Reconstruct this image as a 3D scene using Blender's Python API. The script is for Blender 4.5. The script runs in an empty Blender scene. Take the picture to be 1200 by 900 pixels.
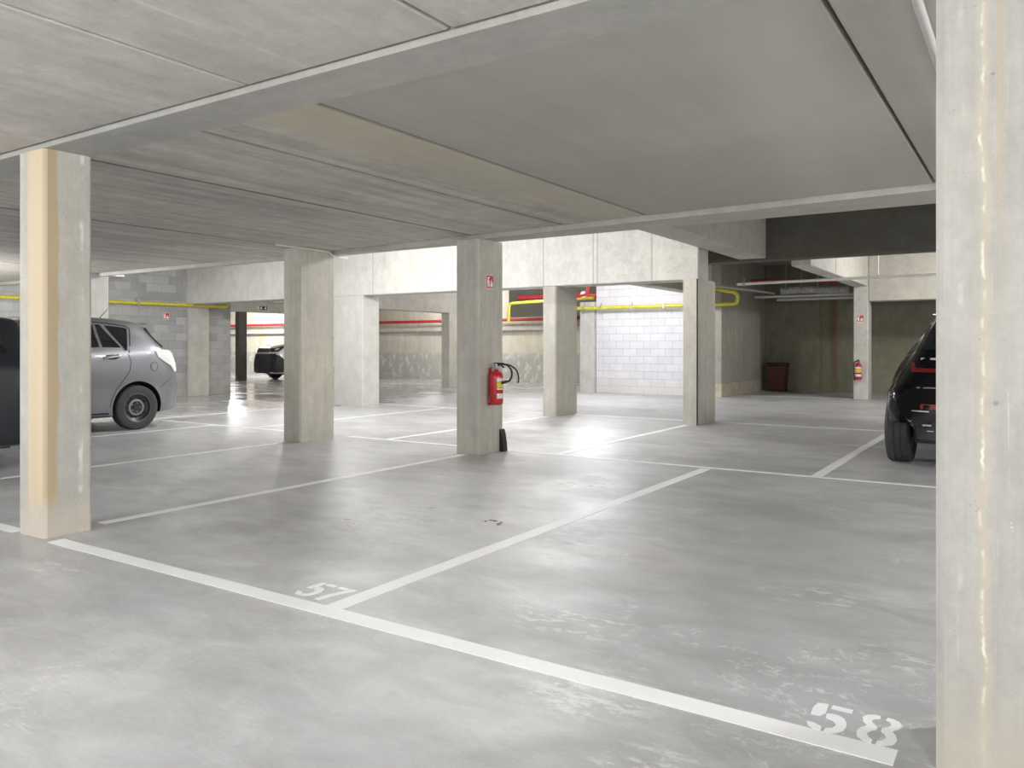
import bpy, bmesh, math, random
from mathutils import Vector, Matrix
from mathutils.bvhtree import BVHTree
random.seed(7)
S = bpy.context.scene
COL = S.collection
PI = math.pi

# ------------------------------------------------------------------ camera
cam_d = bpy.data.cameras.new('camera'); cam = bpy.data.objects.new('camera', cam_d); COL.objects.link(cam)
cam.location = (0, 0, 1.25); cam.rotation_euler = (PI/2, 0, math.radians(33.34))
cam_d.sensor_width = 36; cam_d.lens = 928.9/1200*36; cam_d.shift_y = -(450-406.5)/1200
cam_d.clip_start = 0.05
S.camera = cam
S.view_settings.view_transform = 'Standard'; S.view_settings.look = 'None'
S.view_settings.exposure = 1.4; S.view_settings.gamma = 1; S.view_settings.use_curve_mapping = False
w = bpy.data.worlds.new('world'); S.world = w; w.use_nodes = True
w.node_tree.nodes['Background'].inputs[0].default_value = (.9, .95, 1, 1)
w.node_tree.nodes['Background'].inputs[1].default_value = 0.02

# ------------------------------------------------------------------ materials
class N:
    def __init__(s, name):
        s.m = bpy.data.materials.new(name); s.m.use_nodes = True
        s.t = s.m.node_tree; s.b = s.t.nodes['Principled BSDF']
        s._co = None
    def n(s, typ, **k):
        nd = s.t.nodes.new(typ)
        for a, v in k.items(): setattr(nd, a, v)
        return nd
    def l(s, a, b): s.t.links.new(a, b)
    def co(s, scale=(1, 1, 1), loc=(0, 0, 0)):
        if s._co is None: s._co = s.n('ShaderNodeNewGeometry').outputs['Position']
        mp = s.n('ShaderNodeMapping'); s.l(s._co, mp.inputs[0])
        mp.inputs['Scale'].default_value = scale; mp.inputs['Location'].default_value = loc
        return mp.outputs[0]
    def xyz(s):
        if not hasattr(s, '_x'):
            sp = s.n('ShaderNodeSeparateXYZ'); s.l(s.co(), sp.inputs[0]); s._x = sp.outputs
        return s._x
    def noise(s, vec, scale=1, detail=4, rough=.55, dist=0):
        nd = s.n('ShaderNodeTexNoise'); s.l(vec, nd.inputs['Vector'])
        nd.inputs['Scale'].default_value = scale; nd.inputs['Detail'].default_value = detail
        nd.inputs['Roughness'].default_value = rough; nd.inputs['Distortion'].default_value = dist
        return nd.outputs[0]
    def ramp(s, f, a, b, lo=0., hi=1.):
        nd = s.n('ShaderNodeMapRange'); nd.interpolation_type = 'SMOOTHSTEP'
        if hasattr(f, 'node'): s.l(f, nd.inputs[0])
        for i, v in enumerate((a, b, lo, hi)): nd.inputs[i+1].default_value = v
        return nd.outputs[0]
    def math(s, op, a, b=None, c=None):
        nd = s.n('ShaderNodeMath', operation=op)
        for i, v in enumerate((a, b, c)):
            if v is None: continue
            if isinstance(v, (int, float)): nd.inputs[i].default_value = v
            else: s.l(v, nd.inputs[i])
        return nd.outputs[0]
    def mix(s, f, a, b, typ='MIX'):
        nd = s.n('ShaderNodeMix', data_type='RGBA', blend_type=typ)
        for i, v in ((0, f), (6, a), (7, b)):
            if isinstance(v, (int, float)): nd.inputs[i].default_value = v
            elif isinstance(v, (tuple, list)): nd.inputs[i].default_value = (*v[:3], 1)
            else: s.l(v, nd.inputs[i])
        return nd.outputs[2]
    def val(s, f, lo, hi):      # grey scale multiplier
        return s.ramp(f, .25, .75, lo, hi)
    def bump(s, h, strength=.3, dist=.01):
        nd = s.n('ShaderNodeBump'); s.l(h, nd.inputs['Height'])
        nd.inputs['Strength'].default_value = strength; nd.inputs['Distance'].default_value = dist
        s.l(nd.outputs[0], s.b.inputs['Normal'])
    def setc(s, c): s.l(c, s.b.inputs['Base Color']) if hasattr(c, 'node') else setattr(s.b.inputs['Base Color'], 'default_value', (*c, 1))
    def setr(s, c): s.l(c, s.b.inputs['Roughness']) if hasattr(c, 'node') else setattr(s.b.inputs['Roughness'], 'default_value', c)

def plain(name, col, rough=.5, metal=0, coat=0, spec=.5, vary=.06, em=None):
    k = N(name)
    c = k.mix(k.val(k.noise(k.co(), 9, 3), 0, 1), tuple(v*(1-vary) for v in col), tuple(min(1, v*(1+vary)) for v in col))
    k.setc(c); k.setr(rough); k.b.inputs['Metallic'].default_value = metal
    k.b.inputs['Coat Weight'].default_value = coat; k.b.inputs['Coat Roughness'].default_value = .04
    k.b.inputs['Specular IOR Level'].default_value = spec
    if em: k.b.inputs['Emission Color'].default_value = (*col, 1); k.b.inputs['Emission Strength'].default_value = em
    return k.m

def concrete(name, col, vary=.1, streak=(1, 1, 1), streak_amt=.1, pores=.35, rough=.75, warm=(1.03, 1.0, .94), blotch=.5,
             extra=None, spec=.3):
    k = N(name)
    big = k.noise(k.co((.45, .45, .45)), 1, 5, .6, .3)
    st = k.noise(k.co(streak), 1, 6, .65)
    fine = k.noise(k.co(), 38, 3, .6)
    base = k.mix(k.val(big, 0, 1), tuple(c*(1-vary) for c in col), tuple(min(.95, c*(1+vary*.8)*w_) for c, w_ in zip(col, warm)))
    a = k.val(st, 1-streak_amt, 1+streak_amt*.7)
    base = k.mix(1, base, k.n_rgb(a), 'MULTIPLY')
    base = k.mix(1, base, k.n_rgb(k.val(fine, .965, 1.03)), 'MULTIPLY')
    mot = k.noise(k.co((1, 1, .8)), 5.5, 8, .72)
    base = k.mix(1, base, k.n_rgb(k.ramp(mot, .3, .7, 1-max(.10, vary*1.1), 1+max(.06, vary*.6))), 'MULTIPLY')
    blotch_ = k.ramp(k.noise(k.co((1.6, 1.6, .9), (7, 3, 1)), 1.7, 7, .7), .54, .66)
    base = k.mix(k.math('MULTIPLY', blotch_, .32), base, tuple(c*.70 for c in col))
    if pores:
        v = k.n('ShaderNodeTexVoronoi'); k.l(k.co(), v.inputs['Vector']); v.inputs['Scale'].default_value = 17
        v.inputs['Randomness'].default_value = 1
        sz = k.noise(k.co(), 5, 2)
        thr = k.ramp(sz, .5, .72, .0, .13)
        p = k.math('LESS_THAN', v.outputs['Distance'], thr)
        base = k.mix(k.math('MULTIPLY', p, pores), base, tuple(c*.42 for c in col))
    if extra: base = extra(k, base)
    k.setc(base); k.setr(rough); k.b.inputs['Specular IOR Level'].default_value = spec
    k.bump(k.math('ADD', k.math('MULTIPLY', st, .6), k.math('MULTIPLY', fine, .5)), .25, .006)
    return k.m
def _nrgb(s, a):
    cb = s.n('ShaderNodeCombineColor')
    for i in range(3): s.l(a, cb.inputs[i])
    return cb.outputs[0]
N.n_rgb = _nrgb

def band(k, axis, x0, half, soft, wob=0, wscale=2.5, vec=None):
    c = k.xyz()[axis]
    if wob:
        nz = k.noise(k.co(vec or (1, 1, 1)), wscale, 4, .6)
        c = k.math('ADD', c, k.math('MULTIPLY', k.math('SUBTRACT', nz, .5), wob))
    d = k.math('ABSOLUTE', k.math('SUBTRACT', c, x0))
    return k.ramp(d, half, half+soft, 1, 0)

M = {}
M['column'] = concrete('cast_concrete_column', (.56, .545, .50), .08, (14, 14, .7), .10)
def stain_left(k, b):
    # ochre run-off that follows the front corner of this one pillar
    m1 = k.math('MULTIPLY', band(k, 0, -5.475, .085, .03, .03, 2, (1, 1, .25)), k.ramp(k.xyz()[1], 2.63, 2.66, 1, 0))
    m2 = k.math('MULTIPLY', k.ramp(k.xyz()[0], -5.40, -5.37, 0, 1), k.ramp(k.math('ADD', k.xyz()[1], k.math('MULTIPLY', k.noise(k.co((1, 1, .4)), 5), .06)), 2.735, 2.76, 1, 0))
    h = k.ramp(k.math('ADD', k.xyz()[2], k.math('MULTIPLY', k.noise(k.co(), 8), .2)), .15, .42, .1, 1)
    v = k.noise(k.co((30, 30, .5)), 1, 3)
    c1 = k.mix(v, (.70, .54, .36), (.80, .66, .47))
    b = k.mix(k.math('MULTIPLY', k.math('MULTIPLY', m1, .85), h), b, c1)
    b = k.mix(k.math('MULTIPLY', k.math('MULTIPLY', m2, .9), h), b, k.mix(v, (.50, .38, .23), (.58, .46, .30)))
    b = k.mix(k.math('MULTIPLY', k.ramp(k.xyz()[2], .02, .3, .5, 0), 1), b, (.72, .64, .52))
    # white drips
    d = k.math('MULTIPLY', band(k, 1, 2.875, .008, .012, .05, 1.6, (1, 1, .8)), k.ramp(k.noise(k.co((1, 1, .9)), 3), .5, .6))
    return k.mix(k.math('MULTIPLY', d, .8), b, (.85, .84, .80))
M['column_stained'] = concrete('ochre_stained_column', (.60, .585, .54), .08, (14, 14, .7), .08, extra=stain_left)
def crack_right(k, b):
    m = band(k, 0, -.120, .0012, .005, .075, 4.5, (0, 0, 1))
    g = k.ramp(k.noise(k.co((0, 0, 1)), 9), .45, .62, 0, .8)
    b = k.mix(k.math('MULTIPLY', band(k, 0, -.118, .005, .016, .075, 4.5, (0, 0, 1)), .5), b, (.64, .56, .42))
    b = k.mix(k.math('MULTIPLY', m, g), b, (.93, .92, .84))
    m2 = k.math('MULTIPLY', band(k, 0, -.078, .002, .008, .03, 2.0, (0, 0, 1)), k.ramp(k.xyz()[2], 1.2, 1.9, 0, .6))
    b = k.mix(m2, b, (.55, .47, .30))
    m4 = k.math('MULTIPLY', band(k, 0, -.178, .003, .008, .03, 2.0, (0, 0, 1)), k.ramp(k.noise(k.co((0, 0, 1)), 6), .5, .7, 0, .35))
    b = k.mix(m4, b, (.85, .84, .78))
    # pale specks and foot discolouration
    v = k.n('ShaderNodeTexVoronoi'); k.l(k.co(), v.inputs['Vector']); v.inputs['Scale'].default_value = 60
    sp = k.math('MULTIPLY', k.math('LESS_THAN', v.outputs['Distance'], k.ramp(k.noise(k.co((1, 1, 1), (4, 2, 9)), 11, 5), .5, .75, 0, .22)), .45)
    b = k.mix(sp, b, (.85, .84, .80))
    v2 = k.n('ShaderNodeTexVoronoi'); k.l(k.co((1.3, 1, .9)), v2.inputs['Vector']); v2.inputs['Scale'].default_value = 75
    sp2 = k.math('MULTIPLY', k.math('LESS_THAN', v2.outputs['Distance'], k.ramp(k.noise(k.co(), 9), .52, .75, 0, .3)), .5)
    b = k.mix(sp2, b, (.26, .25, .24))
    st2 = k.ramp(k.noise(k.co((60, 60, .8)), 1, 4, .7), .55, .72); b = k.mix(k.math('MULTIPLY', st2, .35), b, (.38, .37, .36))
    st3 = k.ramp(k.noise(k.co((45, 45, 1.2), (3, 1, 2)), 1, 6, .8), .58, .70); b = k.mix(k.math('MULTIPLY', st3, .6), b, (.72, .72, .70))
    return k.mix(k.ramp(k.xyz()[2], .05, .35, .5, 0), b, (.62, .57, .47))
M['column_cracked'] = concrete('streaked_near_column', (.50, .495, .48), .05, (22, 22, 1.0), .06, extra=crack_right, pores=.5)
M['column_band'] = concrete('column_with_dark_head', (.54, .525, .48), .08, (14, 14, .7), .10,
    extra=lambda k, b: k.mix(k.ramp(k.xyz()[2], 2.0, 2.05, 0, .35), b, (.30, .28, .24)))  # colour turns darker near the top
M['soffit'] = concrete('smooth_beam_concrete', (.43, .43, .415), .07, (.6, 5, 3), .05, pores=.0, rough=.6)
def joints_x(*xs, hw=.012):
    def f(k, b):
        for x in xs: b = k.mix(k.math('MULTIPLY', band(k, 0, x, hw*.4, hw), .75), b, (.30, .29, .26))
        # rough, chipped strip on the right hand third
        r = k.math('MULTIPLY', k.ramp(k.xyz()[0], -6.9, -6.2, 0, 1), k.ramp(k.noise(k.co((1, 1, 1.6)), 3.2, 6, .7), .50, .66))
        b = k.mix(k.math('MULTIPLY', r, .45), b, (.42, .39, .34))
        r2 = k.math('MULTIPLY', k.ramp(k.noise(k.co((1.5, 1, 1.2)), 2.4, 8, .75), .56, .68), k.ramp(k.xyz()[2], 2.5, 2.8, .2, .9))
        return k.mix(k.math('MULTIPLY', r2, .3), b, (.45, .43, .38))
    return f
M['wbeam'] = concrete('pale_downstand_concrete', (.60, .597, .58), .04, (9, 1, .8), .05, extra=joints_x(-11.57, -7.40, -6.39, -6.31, -5.30), pores=.4)
M['beam'] = concrete('beam_concrete', (.50, .49, .45), .08, (2, 2, 5), .07)
M['shade_concrete'] = concrete('shade_dark_concrete', (.12, .115, .10), .1, (2, 2, 5), .1)  # tone darkened to hold the shade on unlit concrete

def slab_extra(k, b):
    # ochre stained strip, pale sweep, and board-mark streaks
    nz = k.noise(k.co((1.2, .35, 1)), 2.4, 6, .65)
    xx = k.math('ADD', k.xyz()[0], k.math('MULTIPLY', k.math('SUBTRACT', nz, .5), .45))
    ye = k.math('MULTIPLY', k.ramp(xx, -3.86, -3.70, 0, 1), k.ramp(k.xyz()[0], -3.21, -3.19, 1, 0))
    ye = k.math('MULTIPLY', ye, k.ramp(k.xyz()[1], 2.6, 7.2, .75, .6))
    b = k.mix(ye, b, k.mix(k.noise(k.co((3, 1, 1)), 3, 5), (.46, .42, .31), (.57, .53, .42)))
    for x in (-5.48, -8.06, -4.195, -10.6, -13.2, -15.5, -3.2, -.66): b = k.mix(k.math('MULTIPLY', band(k, 0, x, .012, .022, .012, 4), .8 if x in (-5.48, -8.06, -.66) else .5), b, (.13, .12, .11))
    # smooth plates right of the strip
    sm = k.ramp(k.xyz()[0], -3.2, -3.18, 0, 1)
    warm = k.mix(k.ramp(k.noise(k.co((.35, .5, 1)), 1.3, 2), .35, .65), (.40, .38, .345), (.43, .425, .39))
    b = k.mix(k.math('MULTIPLY', sm, .85), b, warm)
    sw = k.math('ADD', k.xyz()[0], k.math('MULTIPLY', k.xyz()[1], .16))
    d = k.math('ABSOLUTE', k.math('SUBTRACT', sw, -.42))
    b = k.mix(k.math('MULTIPLY', k.ramp(d, .05, .35, .35, 0), k.ramp(k.xyz()[0], -.68, -.67, 1, 0)), b, (.52, .51, .47))
    # white slicks on the streaky plates
    wh = k.math('MULTIPLY', k.ramp(k.noise(k.co((3.0, .28, 1)), 1.6, 6, .6), .57, .67), k.ramp(k.xyz()[0], -3.9, -3.8, .55, 0))
    return k.mix(wh, b, (.60, .59, .56))
M['slab_bay'] = concrete('board_marked_slab', (.52, .505, .475), .12, (7, .45, 1), .24, extra=slab_extra, pores=.25, warm=(1.05, 1, .93))
def slab_near(k, b):
    pit = k.math('MULTIPLY', k.ramp(k.noise(k.co((5, 1.1, 1)), 3.2, 8, .8), .55, .66), k.ramp(k.noise(k.co((1.4, .5, 1)), 1.2, 3), .45, .6))
    b = k.mix(k.math('MULTIPLY', pit, .42), b, (.30, .26, .24))
    v = k.n('ShaderNodeTexVoronoi'); k.l(k.co(), v.inputs['Vector']); v.inputs['Scale'].default_value = 14
    sp = k.math('LESS_THAN', v.outputs['Distance'], k.ramp(k.noise(k.co(), 3), .55, .75, 0, .12))
    b = k.mix(k.math('MULTIPLY', sp, .8), b, (.80, .79, .76))
    for x in (-3.33, -4.65, -2.87): b = k.mix(k.math('MULTIPLY', band(k, 0, x, .004, .012, .01), k.ramp(k.noise(k.co(), 3), .4, .6, .2, .8)), b, (.72, .71, .68))
    return b
M['slab_near'] = concrete('pitted_slab', (.58, .57, .55), .09, (5, .6, 1), .13, extra=slab_near, pores=.3)
M['ceiling_dark'] = concrete('high_ceiling_concrete', (.42, .41, .38), .1, (1, 1, 1), .1)

def floor_mat():
    k = N('trowelled_floor')
    big = k.noise(k.co((.55, .8, 1), (3, 1, 0)), 1, 5, .6, .4)
    mid = k.noise(k.co((1.5, 2.6, 1), (1, 4, 0)), 1.6, 7, .68, .5)
    fine = k.noise(k.co(), 46, 4, .7)
    b = k.mix(k.ramp(big, .3, .7), (.44, .442, .448), (.58, .58, .58))
    b = k.mix(1, b, k.n_rgb(k.val(mid, .80, 1.12)), 'MULTIPLY')
    b = k.mix(1, b, k.n_rgb(k.val(fine, .965, 1.03)), 'MULTIPLY')
    lav = k.ramp(k.noise(k.co((.7, .9, 1), (9, 2, 0)), 1.1, 3), .48, .66)
    b = k.mix(k.math('MULTIPLY', lav, .35), b, (.54, .535, .56))
    # ragged darker grey oval in the empty bay
    xs, ys = k.xyz()[0], k.xyz()[1]
    dx = k.math('MULTIPLY', k.math('ADD', xs, 1.25), .75); dy = k.math('MULTIPLY', k.math('SUBTRACT', ys, 5.3), .42)
    r = k.math('SQRT', k.math('ADD', k.math('MULTIPLY', dx, dx), k.math('MULTIPLY', dy, dy)))
    r = k.math('ADD', r, k.math('MULTIPLY', k.math('SUBTRACT', mid, .5), 1.0))
    b = k.mix(k.ramp(r, .35, 1.05, .5, 0), b, (.38, .38, .37))
    # white efflorescence: ragged contour lines of a noise field, only where a second field allows
    nz = k.noise(k.co((1.0, 1.25, 1), (2, 7, 0)), 2.1, 9, .68, .6)
    line = k.ramp(k.math('ABSOLUTE', k.math('SUBTRACT', nz, .5)), .004, .016, 1, 0)
    allow = k.ramp(k.noise(k.co((1, 1, 1), (5, 3, 0)), .75, 2), .54, .66)
    brk = k.ramp(k.noise(k.co(), 16, 5, .7), .42, .6)
    ef = k.math('MULTIPLY', k.math('MULTIPLY', k.math('MULTIPLY', line, allow), brk), k.ramp(k.xyz()[1], 6, 9, 1, 0))
    b = k.mix(k.math('MULTIPLY', ef, .6), b, (.84, .84, .83))
    def blob(cx, cy, rx, ry, lo=.5, hi=.64, sc=9):
        ddx = k.math('DIVIDE', k.math('SUBTRACT', xs, cx), rx); ddy = k.math('DIVIDE', k.math('SUBTRACT', ys, cy), ry)
        rr = k.math('SQRT', k.math('ADD', k.math('MULTIPLY', ddx, ddx), k.math('MULTIPLY', ddy, ddy)))
        return k.math('MULTIPLY', k.ramp(rr, .4, 1.1, 1, 0), k.ramp(k.noise(k.co((1, 2.2, 1)), sc, 8, .75), lo, hi))
    for a in ((-1.35, 2.55, .32, .26, .47, .56, 7), (-1.75, 3.15, .45, .22, .5, .6, 8), (-.95, 2.15, .22, .25, .5, .58, 9), (-.9, 4.15, .4, .2, .5, .62, 7), (-.45, 3.5, .25, .18, .5, .6, 9), (-2.45, 4.3, .28, .6, .5, .66, 10), (-4.6, 2.35, .3, .16, .5, .6, 8)):
        b = k.mix(k.math('MULTIPLY', blob(*a), .62), b, (.80, .80, .78))
    # brownish spill mark and a few dark scraps of dirt
    b = k.mix(k.math('MULTIPLY', blob(-1.88, 4.38, .16, .10, .3, .55, 6), .5), b, (.42, .36, .27))
    v = k.n('ShaderNodeTexVoronoi'); k.l(k.co(), v.inputs['Vector']); v.inputs['Scale'].default_value = 3.3
    sp = k.math('LESS_THAN', v.outputs['Distance'], k.ramp(k.noise(k.co(), 1.7), .56, .75, 0, .035))
    b = k.mix(k.math('MULTIPLY', sp, .7), b, (.14, .13, .12))
    # damp, darker, polished strip along the left and far aisle
    damp = k.math('MULTIPLY', k.ramp(xs, -15.5, -10, 1, 0), k.ramp(k.noise(k.co((.5, .8, 1)), 1), .3, .6, .5, 1))
    b = k.mix(k.math('MULTIPLY', damp, .30), b, (.30, .30, .29))
    k.setc(b)
    pol = k.ramp(k.noise(k.co((.7, 1.1, 1), (4, 4, 0)), 1.2, 5, .6), .4, .62)
    patch = k.math('MAXIMUM', k.math('MAXIMUM', blob(-3.75, 4.2, .8, 1.2, .36, .62, 6), blob(-3.4, 6.3, .45, .75, .38, .6, 7)), blob(-2.55, 4.7, .32, .65, .38, .6, 7))
    rg = k.math('SUBTRACT', k.math('SUBTRACT', .46, k.math('MULTIPLY', pol, .10)), k.math('MULTIPLY', damp, .30))
    rg = k.math('SUBTRACT', rg, k.math('MULTIPLY', patch, .13))
    rg = k.math('ADD', rg, k.math('MULTIPLY', ef, .2))
    k.setr(k.math('MAXIMUM', rg, .11)); k.l(k.math('ADD', .45, k.math('MULTIPLY', patch, .55)), k.b.inputs['Specular IOR Level'])
    tr = k.noise(k.co((3, 9, 1)), 5, 5, .7)
    rip = k.math('MULTIPLY', k.noise(k.co((1, 2.2, 1)), 12, 7, .8), k.math('ADD', k.math('MULTIPLY', patch, 1.1), .25))
    k.bump(k.math('MULTIPLY', k.math('ADD', k.math('ADD', k.math('MULTIPLY', tr, .7), k.math('MULTIPLY', mid, .18)), rip), k.math('SUBTRACT', 1, k.math('MULTIPLY', damp, .93))), .30, .010)
    return k.m
M['floor'] = floor_mat()

def block_mat(name, ax, col, mortar, rough_amt=.1, tint=.1):
    k = N(name)
    x = k.xyz(); cb = k.n('ShaderNodeCombineXYZ'); k.l(x[ax], cb.inputs[0]); k.l(x[2], cb.inputs[1])
    br = k.n('ShaderNodeTexBrick'); k.l(cb.outputs[0], br.inputs['Vector'])
    br.inputs['Scale'].default_value = 1; br.inputs['Brick Width'].default_value = .40; br.inputs['Row Height'].default_value = .20
    br.inputs['Mortar Size'].default_value = .006; br.inputs['Mortar Smooth'].default_value = .3; br.inputs['Bias'].default_value = 0
    br.inputs['Color1'].default_value = (*[c*(1-tint) for c in col], 1); br.inputs['Color2'].default_value = (*[min(1, c*(1+tint)) for c in col], 1)
    br.inputs['Mortar'].default_value = (*mortar, 1)
    b = k.mix(1, br.outputs[0], k.n_rgb(k.val(k.noise(k.co(), 3, 6, .7), 1-rough_amt, 1+rough_amt)), 'MULTIPLY')
    b = k.mix(k.ramp(k.xyz()[2], .05, .5, .4, 0), b, tuple(c*.8*w_ for c, w_ in zip(col, (1.1, 1, .85))))
    k.setc(b); k.setr(.85)
    k.bump(k.math('ADD', k.math('MULTIPLY', br.outputs['Fac'], -1), k.math('MULTIPLY', k.noise(k.co(), 60, 3), .4)), .5, .006)
    return k.m
M['block_white'] = block_mat('white_block_wall', 0, (.74, .73, .76), (.50, .49, .52), .05, .04)
M['block_grey'] = block_mat('grey_block_wall', 1, (.40, .40, .39), (.33, .33, .32), .08, .16)
M['wall'] = concrete('plain_wall', (.52, .51, .48), .08, (3, 3, .8), .08, pores=.2)
def weep(k, b):
    f = k.ramp(k.noise(k.co((1.4, 1.4, .25)), 1.3, 5, .7), .5, .68)
    b = k.mix(k.math('MULTIPLY', f, k.ramp(k.xyz()[2], 1.0, 1.2, .0, .55)), b, (.58, .47, .30))
    low = k.ramp(k.math('ADD', k.xyz()[2], k.math('MULTIPLY', k.noise(k.co(), 3), .06)), 1.0, 1.08, 1, 0)
    b = k.mix(k.math('MULTIPLY', low, .7), b, (.44, .44, .42))
    e = k.math('MULTIPLY', low, k.ramp(k.noise(k.co((1.6, 1.6, 1)), 3, 6, .7), .5, .62))
    return k.mix(k.math('MULTIPLY', e, .7), b, (.80, .79, .76))
M['wall_far'] = concrete('weeping_retaining_wall', (.66, .64, .57), .07, (5, 5, .5), .08, extra=weep)
def dark_weep(k, b):
    m = k.math('MULTIPLY', band(k, 0, -4.62, .03, .12, .12, 1.2, (1, 1, 1)), k.ramp(k.xyz()[2], .1, 1.0, .4, .8))
    b = k.mix(m, b, (.22, .13, .08))
    m = band(k, 0, -4.95, .01, .04, .12, 1.6, (1, 1, 1))
    return k.mix(k.math('MULTIPLY', m, .6), b, (.20, .15, .09))
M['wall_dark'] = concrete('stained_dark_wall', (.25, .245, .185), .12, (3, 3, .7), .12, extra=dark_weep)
M['wall_right'] = concrete('formed_side_wall', (.42, .41, .37), .1, (3, 6, .7), .14,
    extra=lambda k, b: k.mix(k.math('MULTIPLY', k.ramp(k.xyz()[2], .30, .34, 1, 0), k.ramp(k.noise(k.co(), 4, 6), .4, .6, .4, 1)), b, (.60, .52, .40)))
def paint_mat(name, col, wear):
    k = N(name)
    sp = k.ramp(k.noise(k.co(), 22, 8, .78), wear, wear+.08)
    b = k.mix(k.math('MULTIPLY', sp, .55), col, (.50, .50, .49))
    b = k.mix(1, b, k.n_rgb(k.val(k.noise(k.co(), 2.5, 5), .95, 1.03)), 'MULTIPLY')
    k.setc(b); k.setr(.5); return k.m
M['paint'] = paint_mat('white_line_paint', (.93, .93, .95), .63)
M['paint_old'] = paint_mat('worn_line_paint', (.92, .92, .91), .60)
M['yellow'] = plain('yellow_gas_pipe_paint', (.62, .56, .06), .4, vary=.12)
M['red'] = plain('red_pipe_paint', (.55, .03, .04), .4)
M['galv'] = plain('galvanised_steel', (.50, .50, .48), .4, .6)
M['white_pipe'] = plain('white_plastic_pipe', (.78, .77, .74), .4)
M['grey_pipe'] = plain('grey_plastic_pipe', (.52, .52, .50), .45)
M['black'] = plain('black_rubber', (.015, .015, .016), .55)
M['tyre'] = plain('tyre_rubber', (.045, .045, .047), .6)
M['well'] = plain('wheel_well_black', (.01, .01, .01), .8)
M['steel_dark'] = plain('dark_steel_wheel', (.06, .06, .065), .35, .5)
M['steel_mid'] = plain('bare_steel', (.35, .35, .36), .35, .8)
M['alloy'] = plain('alloy_wheel', (.45, .45, .46), .3, .8)
M['grey_paint'] = plain('metallic_grey_car_paint', (.25, .255, .28), .36, .85, 1.0, vary=.02)
M['black_paint'] = plain('black_car_paint', (.003, .003, .004), .12, 0, .35, .18, vary=.02)
M['navy_paint'] = plain('dark_blue_black_car_paint', (.012, .016, .024), .3, 0, .8, vary=.02)
M['white_paint'] = plain('white_car_paint', (.75, .75, .75), .3, 0, 1.0, vary=.01)
M['glass'] = plain('tinted_car_glass', (.012, .014, .016), .06, 0, 0, .6, vary=.0)
M['glass_light'] = plain('pale_car_glass', (.35, .42, .38), .08, 0, 0, .6, vary=.0)
M['lamp_clear'] = plain('clear_tail_lamp', (.85, .85, .84), .12, 0, 1, vary=.02)
M['lamp_red'] = plain('red_tail_lamp', (.16, .006, .01), .15, 0, 1)
M['chrome'] = plain('chrome', (.75, .75, .76), .12, 1)
M['seam'] = plain('panel_gap_black', (.02, .02, .022), .6)
M['plastic'] = plain('black_bumper_plastic', (.018, .019, .022), .5)
M['plastic_grey'] = plain('worn_dark_grey_metal', (.16, .16, .165), .4, .6)
M['plate'] = plain('white_plate', (.75, .75, .72), .4)
M['ext_red'] = plain('extinguisher_red', (.55, .012, .02), .25, 0, .6)
M['label_w'] = plain('white_label', (.80, .78, .75), .5)
M['label_y'] = plain('yellow_label', (.75, .62, .05), .5)
M['sign_red'] = plain('sign_red', (.62, .03, .05), .4)
M['sign_white'] = plain('sign_white', (.85, .83, .82), .4)
M['sign_dark'] = plain('sign_dark_green', (.02, .03, .025), .4)
M['bin'] = plain('brown_plastic_bin', (.12, .035, .025), .5)
M['bin_dark'] = plain('black_plastic_lid', (.03, .02, .03), .5)
M['leaf'] = plain('dry_leaf_brown', (.16, .11, .07), .8)

# ------------------------------------------------------------------ mesh helpers
def tag(o, label=None, cat=None, group=None, kind=None):
    if label: o['label'] = label
    if cat: o['category'] = cat
    if group: o['group'] = group
    if kind: o['kind'] = kind
    return o
def obj(name, bm, mat, parent=None, smooth=False, ang=35):
    bmesh.ops.recalc_face_normals(bm, faces=bm.faces)
    me = bpy.data.meshes.new(name); bm.to_mesh(me); bm.free()
    for m in (mat if isinstance(mat, (list, tuple)) else [mat]): me.materials.append(m)
    if smooth:
        me.polygons.foreach_set('use_smooth', [True]*len(me.polygons)); me.set_sharp_from_angle(angle=math.radians(ang))
    o = bpy.data.objects.new(name, me); COL.objects.link(o)
    if parent: o.parent = parent
    return o
def empty(name, loc=(0, 0, 0), rz=0, **k):
    o = bpy.data.objects.new(name, None); COL.objects.link(o); o.location = loc; o.rotation_euler = (0, 0, rz)
    o.empty_display_size = .1
    return tag(o, **k)
def box(bm, x0, x1, y0, y1, z0, z1, bev=0):
    vs = [bm.verts.new((x, y, z)) for x in (x0, x1) for y in (y0, y1) for z in (z0, z1)]
    f = [(0, 1, 3, 2), (4, 6, 7, 5), (0, 4, 5, 1), (2, 3, 7, 6), (0, 2, 6, 4), (1, 5, 7, 3)]
    fs = [bm.faces.new([vs[i] for i in q]) for q in f]
    if bev:
        es = list({e for q in fs for e in q.edges})
        bmesh.ops.bevel(bm, geom=es, offset=bev, segments=1, affect='EDGES')
def mbox(*a, bev=0):
    bm = bmesh.new(); box(bm, *a, bev=bev); return bm
def prism(bm, pts, z0, z1):
    lo = [bm.verts.new((x, y, z0)) for x, y in pts]; hi = [bm.verts.new((x, y, z1)) for x, y in pts]
    bm.faces.new(lo[::-1]); bm.faces.new(hi); n = len(pts)
    for i in range(n): bm.faces.new((lo[i], lo[(i+1) % n], hi[(i+1) % n], hi[i]))
def column_bm(x0, x1, y0, y1, z1, c=.022):
    bm = bmesh.new()
    pts = [(x0+c, y0), (x1-c, y0), (x1, y0+c), (x1, y1-c), (x1-c, y1), (x0+c, y1), (x0, y1-c), (x0, y0+c)]
    prism(bm, pts, 0, z1); return bm
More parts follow.
